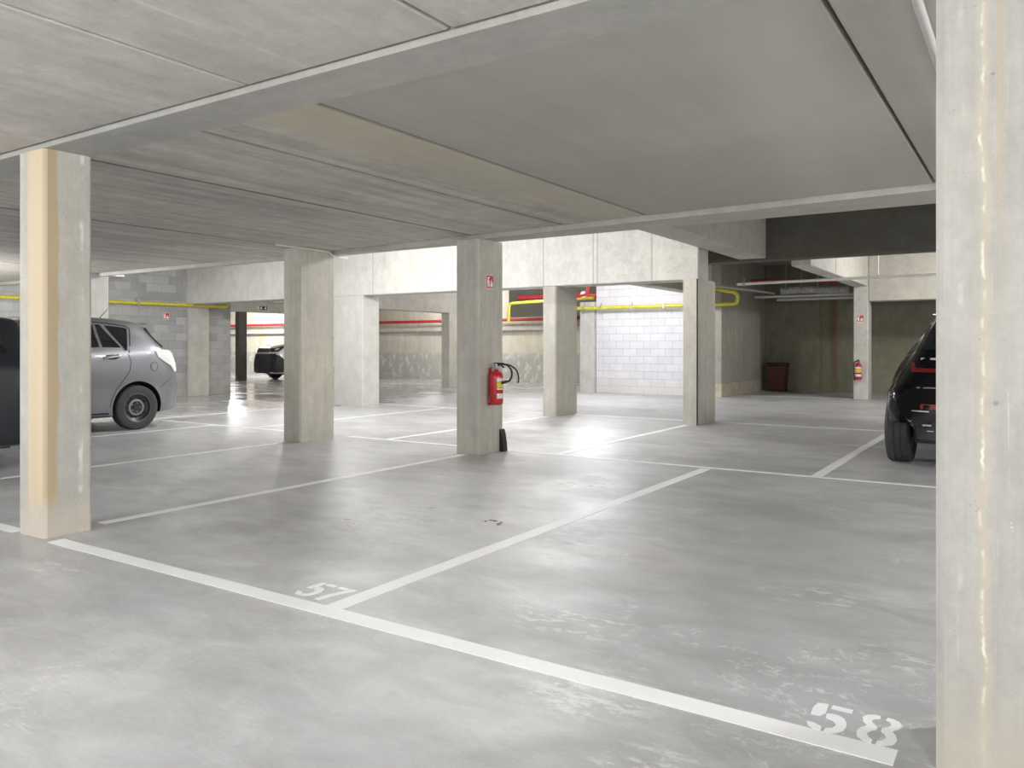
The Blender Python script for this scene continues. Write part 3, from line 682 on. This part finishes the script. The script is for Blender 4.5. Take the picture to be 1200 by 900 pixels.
def wheel(parent, x, y, r, wid, side, style):
    # side +1: outer face toward +x
    rot = Matrix.Translation((x, y, r)) @ Matrix.Rotation(side*PI/2, 4, 'Y')
    h = wid/2; rr = r*.64
    bm = bmesh.new()
    lathe(bm, [(rr, -h*.85), (r*.8, -h), (r*.95, -h*.9), (r, -h*.72), (r, -h*.30), (r*.985, -h*.28), (r*.985, -h*.22), (r, -h*.2), (r, h*.2), (r*.985, h*.22), (r*.985, h*.28), (r, h*.3), (r, h*.72), (r*.95, h*.9), (r*.8, h), (rr*1.04, h*.93), (rr, h*.85), (rr, -h*.85)], 56, rot)
    wv = obj('wheel', bm, M['tyre'], parent, smooth=True, ang=30)
    bm = bmesh.new()
    if style == 'steel':
        lathe(bm, [(rr, -h*.8), (rr, h*.86), (rr*.93, h*.88), (rr*.90, h*.55), (rr*.80, h*.40), (rr*.70, h*.30), (rr*.56, h*.50), (rr*.50, h*.52), (rr*.44, h*.35), (rr*.2, h*.30), (rr*.2, h*.45), (0, h*.45), (0, -h*.7), (rr, -h*.8)], 40, rot)
        obj('rim', bm, M['steel_dark'], wv, smooth=True)
        bm = bmesh.new(); lathe(bm, [(rr*.58, h*.46), (rr*.56, h*.56), (rr*.46, h*.58), (rr*.42, h*.42)], 40, rot); obj('rim_ring', bm, M['steel_mid'], wv, smooth=True)
        bm = bmesh.new(); lathe(bm, [(rr*.97, h*.84), (rr*1.03, h*.90), (rr*1.0, h*.96), (rr*.95, h*.90)], 40, rot); obj('rim_edge', bm, M['plastic_grey'], wv, smooth=True)
        for k in range(12):
            bm = bmesh.new(); a = 2*PI*k/12; lathe(bm, [(0, h*.30), (rr*.07, h*.36), (0, h*.42)], 8, rot @ Matrix.Translation((rr*.76*math.cos(a), rr*.76*math.sin(a), 0)))
            obj('rim_slot', bm, M['well'], wv)
        for k in range(5):
            bm = bmesh.new(); a = 2*PI*k/5+.3; lathe(bm, [(0, h*.30), (rr*.05, h*.30), (rr*.05, h*.46), (0, h*.48)], 8, rot @ Matrix.Translation((rr*.32*math.cos(a), rr*.32*math.sin(a), 0)))
            obj('wheel_nut', bm, M['steel_mid'], wv)
    else:
        lathe(bm, [(rr, -h*.8), (rr, h*.86), (rr*.93, h*.88), (rr*.90, h*.2), (0, h*.1), (0, -h*.7), (rr, -h*.8)], 40, rot)
        obj('rim', bm, M['steel_dark'], wv, smooth=True)
        for k in range(5):
            bm = bmesh.new(); a = 2*PI*k/5; c, s_ = math.cos(a), math.sin(a)
            def P(u, v_, z): return rot @ Vector((u*c-v_*s_, u*s_+v_*c, z))
            lo = [P(u, v_, h*.35) for u, v_ in ((.03, -.03), (rr*.93, -.045), (rr*.93, .045), (.03, .03))]; hi = [P(u, v_, h*.75) for u, v_ in ((.03, -.022), (rr*.93, -.03), (rr*.93, .03), (.03, .022))]
            A = [bm.verts.new(p) for p in lo]; B = [bm.verts.new(p) for p in hi]
            bm.faces.new(A[::-1]); bm.faces.new(B)
            for i in range(4): bm.faces.new((A[i], A[(i+1) % 4], B[(i+1) % 4], B[i]))
            obj('spoke', bm, M['alloy'], wv)
        bm = bmesh.new(); lathe(bm, [(0, h*.2), (.06, h*.2), (.055, h*.8), (0, h*.82)], 20, rot)
        obj('hub_cap', bm, M['alloy'], wv)
    return wv

def make_car(name, label, loc, rz, sp):
    root = empty(name, loc, rz); tag(root, label, 'car')
    top, belt, bot, W, Wr = [smooth_tab(sp[k]) for k in ('top', 'belt', 'bot', 'W', 'Wr')]
    L = sp['L']
    def section(y):
        t_, b_, z0, w_, g_ = top(y), belt(y), bot(y), W(y), Wr(y)
        b_ = min(b_, t_-.07); b_ = max(b_, z0+.12)
        g_ = min(g_, w_*.93)
        ctl = [(0, z0), (.6*w_, z0), (.90*w_, z0+.015), (.975*w_, z0+.09), (w_, z0+.45*(b_-z0)), (.99*w_, z0+.8*(b_-z0)), (.955*w_, b_),
               (g_+(.955*w_-g_)*.42, b_+(t_-b_)*.50), (g_+.01, t_-min(.09, (t_-b_)*.3)), (g_-.07, t_-.018), (g_*.5, t_), (0, t_+.008)]
        out = []; n = len(ctl)
        for i in range(n-1):
            p0, p1, p2, p3 = ctl[max(i-1, 0)], ctl[i], ctl[i+1], ctl[min(i+2, n-1)]
            for k in range(4):
                t = k/4
                out.append(tuple(.5*((2*p1[j])+(-p0[j]+p2[j])*t+(2*p0[j]-5*p1[j]+4*p2[j]-p3[j])*t*t+(-p0[j]+3*p1[j]-3*p2[j]+p3[j])*t**3) for j in (0, 1)))
        out.append(ctl[-1]); return [(max(0, a), b) for a, b in out]
    ys = sorted({round(v_, 4) for v_ in [L*i/64 for i in range(65)]+[.012, .03, .055, L-.012, L-.03, L-.055]+[p[0] for p in sp['top'] if 0 <= p[0] <= L]})
    bm = bmesh.new(); rings = []
    for y in ys:
        s_ = section(y); ring = [bm.verts.new((a, y, b)) for a, b in s_]
        mir = [bm.verts.new((-a, y, b)) for a, b in s_[1:-1]][::-1]
        rings.append(ring+mir)
    n = len(rings[0])
    for a, b in zip(rings, rings[1:]):
        for k in range(n): bm.faces.new((a[k], a[(k+1) % n], b[(k+1) % n], b[k]))
    bm.faces.new(rings[0]); bm.faces.new(rings[-1][::-1])
    bmesh.ops.triangulate(bm, faces=[f for f in bm.faces if len(f.verts) > 4])
    bmesh.ops.recalc_face_normals(bm, faces=bm.faces)
    bvh = BVHTree.FromBMesh(bm)
    body = obj('body', bm, [sp['paint'], M['well']], root, smooth=True)
    # cut wheel arches
    r = sp['r']; cutters = []
    for y in sp['axles']:
        for s_ in (-1, 1):
            cb_ = bmesh.new(); lathe(cb_, [(0, -.17), (r*1.17, -.17), (r*1.17, .2), (0, .2)], 40, Matrix.Translation((s_*(sp['track']+.02), y, r+.005)) @ Matrix.Rotation(PI/2, 4, 'Y')); cutters.append(cb_)
    for c_ in sp.get('cuts', ()):
        cutters += [mbox(*c_, bev=.05), mbox(-c_[1], -c_[0], *c_[2:], bev=.05)]
    for cb_ in cutters:
        cut = obj('cut', cb_, M['well'], root)
        md = body.modifiers.new('b', 'BOOLEAN'); md.operation = 'DIFFERENCE'; md.solver = 'EXACT'; md.object = cut; md.material_mode = 'INDEX'
        bpy.context.view_layer.update()
        dg = bpy.context.evaluated_depsgraph_get()
        me = bpy.data.meshes.new_from_object(body.evaluated_get(dg)); body.modifiers.clear(); body.data = me
        bpy.data.objects.remove(cut)
    for p in me.polygons:
        c = p.center
        for y in sp['axles']:
            if math.hypot(c.y-y, c.z-r-.005) < r*1.165 and abs(c.x) > .3:
                p.material_index = 1
    me.set_sharp_from_angle(angle=math.radians(32))
    for y in sp['axles']:
        for s_ in (-1, 1): wheel(root, s_*sp['track'], y, r, sp['ww'], s_, sp['style'])
    for d_ in sp['decals']:
        nm, mat, face, pts = d_[:4]; kw = d_[4] if len(d_) > 4 else {}
        if face == 'RL':
            decal(nm, mat, root, bvh, 'R', pts, **kw); decal(nm, mat, root, bvh, 'L', pts, **kw)
        else: decal(nm, mat, root, bvh, face, pts, **kw)
    # mirrors
    my, mz = sp['mirror']
    for s_ in (-1, 1):
        h_, n_, i_, _ = bvh.ray_cast(Vector((s_*3, my, mz)), Vector((-s_, 0, 0)))
        bm = bmesh.new(); x = abs(h_.x)
        box(bm, s_*(x-.01), s_*(x+.07), my-.02, my+.02, mz-.02, mz+.03)
        mw = sp.get('mw', .22); box(bm, s_*(x+.06), s_*(x+mw), my-.06, my+.05, mz-.02, mz+.12, bev=.03)
        obj('door_mirror', bm, sp['paint'], root, smooth=True)
    # underside
    obj('underbody', mbox(-.55, .55, .55, L-.5, sp['bot'][0][1]-.05, sp['bot'][0][1]+.05), M['well'], root)
    return root, bvh
def ring_poly(cx, cy, rx, ry, n=20): return [(cx+rx*math.cos(2*PI*i/n), cy+ry*math.sin(2*PI*i/n)) for i in range(n)]
def mirx(p): return [(-a, b) for a, b in p]
def strip(path, wd):   # thin band along a 2D path
    l_, r_ = [], []
    for i, p in enumerate(path):
        a = path[max(i-1, 0)]; b = path[min(i+1, len(path)-1)]; dx, dy = b[0]-a[0], b[1]-a[1]; q = math.hypot(dx, dy)
        l_.append((p[0]-dy/q*wd/2, p[1]+dx/q*wd/2)); r_.append((p[0]+dy/q*wd/2, p[1]-dx/q*wd/2))
    return l_+r_[::-1]
thin = dict(eps=.002, step=.12, thick=.006)

# --- grey compact people carrier (front toward the camera, tail to the rear line)
G = dict(L=4.52, r=.335, ww=.20, track=.80, axles=(.92, 3.70), style='steel', paint=M['grey_paint'], mirror=(1.42, 1.14),
    top=[(0, .52), (.02, .70), (.12, .84), (.5, .98), (1.0, 1.10), (1.15, 1.14), (1.95, 1.58), (2.35, 1.68), (2.9, 1.705), (3.4, 1.69), (3.85, 1.645), (4.02, 1.58), (4.10, 1.50), (4.30, 1.24), (4.40, 1.13), (4.47, .95), (4.50, .75), (4.52, .55)],
    belt=[(0, .5), (.5, .86), (1.0, 1.03), (2.0, 1.15), (3.5, 1.20), (4.0, 1.21), (4.3, 1.16), (4.4, 1.0), (4.52, .5)],
    bot=[(0, .24), (.3, .20), (3.3, .20), (4.2, .23), (4.52, .30)],
    W=[(0, .62), (.06, .74), (.2, .82), (.5, .88), (1.0, .90), (3.9, .905), (4.15, .885), (4.30, .85), (4.40, .80), (4.47, .72), (4.52, .62)],
    Wr=[(0, .5), (1.0, .72), (1.9, .64), (2.5, .66), (3.6, .63), (4.1, .60), (4.5, .55)],
    decals=[('side_window', M['glass'], 'RL', [(2.46, 1.60), (3.115, 1.585), (3.135, 1.245), (2.46, 1.225)]),
            ('side_window', M['glass'], 'RL', [(3.16, 1.58), (3.225, 1.575), (3.455, 1.24), (3.185, 1.245)]),
            ('side_window', M['glass'], 'RL', [(3.30, 1.565), (3.40, 1.56), (3.60, 1.54), (3.645, 1.525), (3.63, 1.47), (3.545, 1.20), (3.52, 1.20)]),
            ('side_window', M['glass'], 'RL', [(1.42, 1.20), (1.98, 1.50), (2.36, 1.60), (2.36, 1.22)]),
            ('window_frame', M['seam'], 'RL', strip([(2.40, 1.62), (3.0, 1.625), (3.35, 1.60), (3.64, 1.565), (3.69, 1.53), (3.68, 1.48), (3.57, 1.16)], .02), thin),
            ('rear_window', M['glass'], 'B', [(-.60, 1.54), (.60, 1.54), (.78, 1.25), (-.78, 1.25)], dict(eps=.012, step=.05, thick=.02)),
            ('windscreen', M['glass'], 'F', [(-.60, 1.52), (.60, 1.52), (.72, 1.20), (-.72, 1.20)]),
            ('tail_lamp', M['lamp_clear'], 'RL', [(3.99, 1.185), (4.12, 1.20), (4.26, 1.19), (4.36, 1.14), (4.42, .98), (4.43, .88), (4.34, .86), (4.27, .95), (4.15, 1.02), (4.04, 1.09)], dict(eps=.014, step=.04, thick=.02)),
            ('fuel_flap', M['grey_paint'], 'R', ring_poly(3.965, .95, .055, .065), dict(eps=.004, step=.05, thick=.006)),
            ('panel_gap', M['seam'], 'R', strip([(3.965+.060*math.cos(a*.33), .95+.070*math.sin(a*.33)) for a in range(20)], .007), thin),
            ('panel_gap', M['seam'], 'RL', strip([(3.49, 1.21), (3.56, 1.13), (3.59, 1.02), (3.57, .90), (3.49, .78), (3.36, .62), (3.29, .48), (3.27, .36)], .009), thin),
            ('panel_gap', M['seam'], 'RL', strip([(2.41, 1.60), (2.41, 1.0), (2.43, .36)], .009), thin),
            ('handle_recess', M['seam'], 'RL', ring_poly(3.30, 1.10, .115, .038), thin),
            ('bumper_gap', M['seam'], 'RL', strip([(4.08, .62), (4.12, .66), (4.40, .86)], .007), thin),
            ('rear_reflector', M['lamp_red'], 'B', [(.40, .44), (.62, .47), (.62, .51), (.40, .48)], thin),
            ('rear_reflector', M['lamp_red'], 'B', mirx([(.40, .44), (.62, .47), (.62, .51), (.40, .48)]), thin),
            ('number_plate', M['plate'], 'B', [(-.26, .74), (.26, .74), (.26, .84), (-.26, .84)]),
            ('head_lamp', M['lamp_clear'], 'F', [(.42, .66), (.70, .68), (.76, .84), (.60, .82)]), ('head_lamp', M['lamp_clear'], 'F', mirx([(.42, .66), (.70, .68), (.76, .84), (.60, .82)])),
            ('grille', M['plastic'], 'F', [(-.38, .60), (.38, .60), (.40, .68), (-.40, .68)]),
            ('side_sill', M['plastic'], 'RL', [(1.32, .235), (3.26, .235), (3.26, .285), (1.32, .285)], thin)])
car, bvh = make_car('parked_car', 'grey compact people carrier with clear tail lamps behind the stained column', (-12.2, 3.2, 0), 0, G)
for s_ in (-1, 1):
    for y0 in (3.30, 2.05):
        h_, n_, i_, _ = bvh.ray_cast(Vector((s_*3, y0, 1.11)), Vector((-s_, 0, 0))); x = abs(h_.x)
        bm = bmesh.new(); tube(bm, bend([(s_*(x-.01), y0-.12, 1.085), (s_*(x+.035), y0-.10, 1.095), (s_*(x+.035), y0+.10, 1.125), (s_*(x-.012), y0+.12, 1.125)], .03), .022, 10)
        obj('door_handle', bm, M['chrome'], car, smooth=True)
bm = bmesh.new(); tube(bm, [(.0, 3.60, 1.69), (.0, 3.75, 1.86)], [.007, .003], 6); a = obj('aerial', bm, M['black'], car)
h_, n_, i_, _ = bvh.ray_cast(Vector((0, 3.6, 4)), Vector((0, 0, -1)))
bm = bmesh.new(); box(bm, -.54, .54, 3.86, 4.08, 1.595, 1.625, bev=.01); obj('roof_spoiler', bm, M['grey_paint'], car, smooth=True)

# --- dark car in the next bay, mostly behind the stained column
D = dict(L=4.35, r=.32, ww=.20, track=.77, axles=(.80, 3.20), style='alloy', paint=M['navy_paint'], mirror=(1.35, 1.02),
    top=[(0, .50), (.02, .66), (.15, .78), (.5, .88), (1.0, .98), (1.15, 1.02), (1.85, 1.45), (2.3, 1.57), (2.9, 1.60), (3.5, 1.595), (3.9, 1.56), (4.10, 1.30), (4.24, 1.02), (4.32, .75), (4.35, .55)],
    belt=[(0, .5), (.5, .78), (1.0, .93), (2.5, 1.05), (3.7, 1.12), (4.2, .9), (4.35, .5)],
    bot=[(0, .24), (.3, .20), (3.9, .22), (4.35, .30)],
    W=[(0, .62), (.1, .76), (.5, .85), (1.0, .88), (3.8, .88), (4.1, .83), (4.28, .74), (4.35, .62)],
    Wr=[(0, .5), (1.0, .68), (1.9, .60), (3.0, .60), (3.8, .57), (4.2, .5)],
    decals=[('side_window', M['glass'], 'RL', [(2.46, 1.48), (3.10, 1.46), (3.30, 1.16), (2.46, 1.10)]),
            ('side_window', M['glass'], 'RL', [(3.16, 1.455), (3.55, 1.42), (3.72, 1.20), (3.36, 1.17)]),
            ('side_window', M['glass'], 'RL', [(1.45, 1.06), (1.95, 1.38), (2.36, 1.48), (2.36, 1.10)]),
            ('rear_window', M['glass'], 'B', [(-.50, 1.42), (.50, 1.42), (.60, 1.17), (-.60, 1.17)]),
            ('windscreen', M['glass'], 'F', [(-.55, 1.40), (.55, 1.40), (.68, 1.08), (-.68, 1.08)]),
            ('panel_gap', M['seam'], 'RL', strip([(2.41, 1.46), (2.41, .9), (2.43, .36)], .008), thin),
            ('panel_gap', M['seam'], 'RL', strip([(3.33, 1.10), (3.34, .85), (3.16, .62), (3.04, .40)], .008), thin),
            ('side_moulding', M['plastic'], 'RL', [(1.3, .40), (2.95, .40), (2.95, .44), (1.3, .44)], thin),
            ('tail_lamp', M['lamp_red'], 'RL', [(3.88, 1.06), (4.08, 1.02), (4.12, .86), (3.98, .90)]),
            ('head_lamp', M['lamp_clear'], 'F', [(.42, .62), (.66, .64), (.72, .76), (.55, .74)]), ('head_lamp', M['lamp_clear'], 'F', mirx([(.42, .62), (.66, .64), (.72, .76), (.55, .74)])),
            ('number_plate', M['plate'], 'B', [(-.26, .66), (.26, .66), (.26, .76), (-.26, .76)])])
car, bvh = make_car('parked_car', 'dark blue black car at the left edge in front of the grey one', (-9.55, .22, 0), 0, D)
for s_ in (-1, 1):
    for y0 in (3.12, 2.2):
        h_, n_, i_, _ = bvh.ray_cast(Vector((s_*3, y0, .98)), Vector((-s_, 0, 0))); x = abs(h_.x)
        bm = bmesh.new(); tube(bm, bend([(s_*(x-.01), y0-.1, .97), (s_*(x+.03), y0-.08, .975), (s_*(x+.03), y0+.08, .985), (s_*(x-.012), y0+.1, .985)], .03), .014, 8)
        obj('door_handle', bm, M['navy_paint'], car, smooth=True)

# --- black SUV, tail toward the camera
B = dict(L=4.55, r=.36, ww=.26, track=.825, axles=(.95, 3.97), cuts=[(.64, 1.2, 3.9, 4.8, 0, .47)], style='alloy', paint=M['black_paint'], mirror=(1.55, 1.06), mw=.15,
    top=[(0, .60), (.02, .80), (.15, .92), (.6, 1.04), (1.15, 1.12), (1.35, 1.17), (2.05, 1.54), (2.6, 1.64), (3.4, 1.64), (4.0, 1.61), (4.15, 1.57), (4.25, 1.42), (4.38, 1.18), (4.46, 1.06), (4.50, .92), (4.54, .72), (4.55, .55)],
    belt=[(0, .55), (.6, .94), (1.2, 1.05), (2.5, 1.08), (3.4, 1.04), (4.0, .84), (4.3, .80), (4.4, .78), (4.55, .5)],
    bot=[(0, .28), (.3, .24), (4.1, .24), (4.4, .25), (4.55, .30)],
    W=[(0, .66), (.06, .78), (.2, .87), (.6, .93), (1.0, .95), (3.6, .96), (4.1, .955), (4.3, .92), (4.42, .86), (4.50, .78), (4.55, .68)],
    Wr=[(0, .5), (1.0, .72), (1.9, .60), (3.0, .58), (4.0, .49), (4.2, .47), (4.55, .44)],
    decals=[('rear_window', M['glass'], 'B', [(-.47, 1.53), (.47, 1.53), (.60, 1.22), (-.60, 1.22)]),
            ('windscreen', M['glass'], 'F', [(-.55, 1.52), (.55, 1.52), (.70, 1.22), (-.70, 1.22)]),
            ('side_window', M['glass'], 'RL', [(1.62, 1.14), (2.10, 1.45), (2.58, 1.55), (2.58, 1.15)]),
            ('side_window', M['glass'], 'RL', [(2.66, 1.55), (3.40, 1.54), (3.52, 1.18), (2.66, 1.15)]),
            ('side_window', M['glass'], 'RL', [(3.48, 1.53), (3.95, 1.48), (4.02, 1.22), (3.58, 1.18)]),
            ('window_trim', M['chrome'], 'RL', strip([(1.60, 1.10), (2.6, 1.125), (3.6, 1.15), (4.06, 1.19)], .018), thin),
            ('light_bar', M['lamp_red'], 'B', [(-.70, 1.075), (-.665, 1.085), (-.64, 1.025), (.64, 1.025), (.665, 1.085), (.70, 1.075), (.685, .985), (-.685, .985)], dict(eps=.007, step=.05, thick=.014)),
            ('tailgate_trim', M['grey_pipe'], 'B', [(-.60, 1.135), (.60, 1.135), (.60, 1.115), (-.60, 1.115)], thin),
            ('tailgate_trim', M['chrome'], 'B', [(-.62, .838), (.62, .838), (.62, .824), (-.62, .824)], thin),
            ('tail_lamp', M['lamp_red'], 'B', [(.28, .615), (.58, .615), (.58, .665), (.28, .665)], thin),
            ('tail_lamp', M['lamp_red'], 'B', mirx([(.28, .615), (.58, .615), (.58, .665), (.28, .665)]), thin),
            ('bumper_trim', M['chrome'], 'B', [(.50, .585), (.66, .590), (.66, .600), (.50, .597)], thin),
            ('bumper_trim', M['chrome'], 'B', mirx([(.50, .585), (.66, .590), (.66, .600), (.50, .597)]), thin),
            ('bumper_vent', M['steel_mid'], 'B', [(.48, .445), (.56, .445), (.56, .46), (.48, .46)], thin), ('bumper_vent', M['steel_mid'], 'B', mirx([(.48, .445), (.56, .445), (.56, .46), (.48, .46)]), thin),
            ('bumper_vent', M['steel_mid'], 'B', [(.46, .39), (.52, .39), (.52, .40), (.46, .40)], thin), ('bumper_vent', M['steel_mid'], 'B', mirx([(.46, .39), (.52, .39), (.52, .40), (.46, .40)]), thin),
            ('number_plate', M['plate'], 'B', [(-.26, .70), (.26, .70), (.26, .80), (-.26, .80)]),
            ('quarter_glint', M['alloy'], 'RL', strip([(3.95, .98), (4.15, .93), (4.30, .84), (4.38, .70)], .012), thin),  # bright strip painted in for the reflection along the rear quarter
            ('head_lamp', M['lamp_clear'], 'F', [(.45, .80), (.74, .82), (.76, .88), (.50, .87)]), ('head_lamp', M['lamp_clear'], 'F', mirx([(.45, .80), (.74, .82), (.76, .88), (.50, .87)])),
            ('grille', M['plastic'], 'F', [(-.42, .52), (.42, .52), (.45, .76), (-.45, .76)])])
car, bvh = make_car('parked_car', 'black car with red rear light bar beside the big right column', (-.385, 13.58, 0), PI, B)
bm = bmesh.new(); box(bm, -.50, .50, 4.12, 4.27, 1.575, 1.60, bev=.008); obj('roof_spoiler', bm, M['black_paint'], car, smooth=True)
for s_ in (-1, 1):
    bm = bmesh.new(); tube(bm, bend([(s_*.50, 1.95, 1.54), (s_*.52, 2.2, 1.63), (s_*.49, 3.7, 1.635), (s_*.45, 3.85, 1.60)], .1), .012, 8); obj('roof_rail', bm, M['alloy'], car, smooth=True)

# --- white van far left
V = dict(L=3.5, r=.33, ww=.20, track=.80, axles=(.88, 2.85), style='steel', paint=M['white_paint'], mirror=(1.38, 1.28),
    top=[(0, .66), (.02, .94), (.10, 1.06), (.4, 1.14), (.95, 1.24), (1.05, 1.27), (1.70, 1.72), (2.1, 1.83), (2.7, 1.86), (3.2, 1.83), (3.40, 1.74), (3.46, 1.2), (3.50, .7)],
    belt=[(0, .6), (.4, .98), (1.0, 1.14), (2.5, 1.18), (3.3, 1.18), (3.5, .65)],
    bot=[(0, .22), (.3, .20), (3.1, .22), (3.5, .30)],
    W=[(0, .70), (.05, .80), (.2, .88), (.6, .92), (3.2, .92), (3.4, .88), (3.5, .78)],
    Wr=[(0, .55), (1.0, .76), (1.8, .70), (3.2, .70), (3.5, .66)],
    decals=[('front_bumper', M['plastic'], 'F', [(-.86, .30), (-.5, .22), (.5, .22), (.86, .30), (.88, .62), (.80, .84), (-.80, .84), (-.88, .62)], dict(eps=.03, step=.05, thick=.05)),
            ('bumper_corner', M['plastic'], 'RL', [(.08, .26), (.42, .26), (.46, .48), (.42, .68), (.26, .80), (.08, .82)], dict(eps=.02, step=.05, thick=.04)),
            ('grille', M['plastic'], 'F', [(-.56, .90), (.56, .90), (.60, 1.02), (-.60, 1.02)]),
            ('head_lamp', M['plastic'], 'RL', [(.06, .90), (.30, .94), (.46, 1.04), (.50, 1.09), (.28, 1.04), (.08, .98)], dict(eps=.01, step=.05)),
            ('lamp_lens', M['lamp_clear'], 'RL', [(.18, .95), (.28, .97), (.34, 1.02), (.24, 1.01)], dict(eps=.016, step=.05, thick=.008)),
            ('head_lamp', M['plastic'], 'F', [(.60, .90), (.82, .92), (.84, 1.0), (.62, 1.02)], dict(eps=.01)), ('head_lamp', M['plastic'], 'F', mirx([(.60, .90), (.82, .92), (.84, 1.0), (.62, 1.02)]), dict(eps=.01)),
            ('windscreen', M['glass'], 'F', [(-.64, 1.66), (.64, 1.66), (.76, 1.34), (-.76, 1.34)]),
            ('side_window', M['glass_light'], 'RL', [(1.52, 1.22), (1.92, 1.60), (2.45, 1.66), (2.45, 1.22)]),
            ('side_window', M['glass'], 'RL', [(1.22, 1.22), (1.46, 1.22), (1.58, 1.36), (1.50, 1.42)]),
            ('panel_gap', M['seam'], 'RL', strip([(1.46, 1.20), (1.42, .9), (1.44, .34)], .01), thin),
            ('panel_gap', M['seam'], 'RL', strip([(2.52, 1.68), (2.52, .34)], .01), thin)])
make_car('parked_van', 'small white van with black bumper far left beyond the block wall', (-24.30, 19.80, 0), math.radians(-16), V)[0]['category'] = 'van'
bpy.data.objects['parked_van'].scale = (1.04, 1.0, 1.17)

# ================================================================== LIGHTS (lamps inferred from shadows and glare, plus added fills, all unseen)
def lamp(loc, power, col=(1, .99, .98), size=.14):
    l_ = bpy.data.lights.new('unseen_light', 'POINT'); l_.energy = power; l_.color = col; l_.shadow_soft_size = size
    o = bpy.data.objects.new('unseen_light', l_); COL.objects.link(o); o.location = loc; return o
C_ = (.975, .985, 1)
LAMPS = [((-10.1, 9.75, 3.05), 88, (.99, .99, 1)), ((-5.8, 9.6, 3.1), 48, (1, 1, 1)), ((-7.9, 9.6, 3.1), 30, (1, 1, 1)), ((-8.5, 16.3, 3.1), 125, (.94, .95, 1)), ((-.2, 17.7, 3.2), 120, (1, .98, .95)),  # second and third are fills added to even out the pale beam
         ((-13.0, 20.5, 3.2), 50), ((-17.5, 22.2, 3.3), 100, (1, .98, .95)), ((-19.5, 17.2, 3.1), 50), ((-28.5, 21.6, 3.1), 200), ((-31, 15, 3.1), 70),
         ((-14.8, 10.2, 3.1), 20),  # fill added to brighten the white column, grey car and left beam
         ((-1.6, -.7, 2.3), 60, C_, .3), ((-5.6, -.7, 2.3), 60, C_, .3), ((1.8, -1.2, 2.3), 50, C_, .3), ((-10, -.9, 2.3), 70, C_, .3), ((-2, -4, 2.2), 90, C_, .3),
         ((-14.5, 4.6, 2.1), 165, C_, .3), ((3.0, 5.2, 2.0), 140, C_, .3), ((3.2, 11.5, 2.4), 40, C_, .3)]  # first two are unseen fills added to brighten the bay
for a in LAMPS: lamp(*a)

# ------------------------------------------------------------------ groups of repeats
GR = {'concrete_column': 'concrete columns of the car park', 'parking_line': 'white parking lines on the floor', 'bay_number': 'stencilled bay numbers',
      'fire_extinguisher': 'wall mounted fire extinguishers', 'fire_extinguisher_sign': 'fire extinguisher signs', 'gas_pipe': 'yellow gas pipes',
      'fire_pipe': 'red fire pipes', 'parked_car': 'parked cars', 'service_pipe': 'grey pipes in the far right room', 'drain_pipe': 'plastic drain pipes', 'conduit': 'ceiling conduits'}
for o in COL.objects:
    b_ = o.name.split('.')[0]
    if o.parent is None and b_ in GR and 'label' in o: o['group'] = GR[b_]
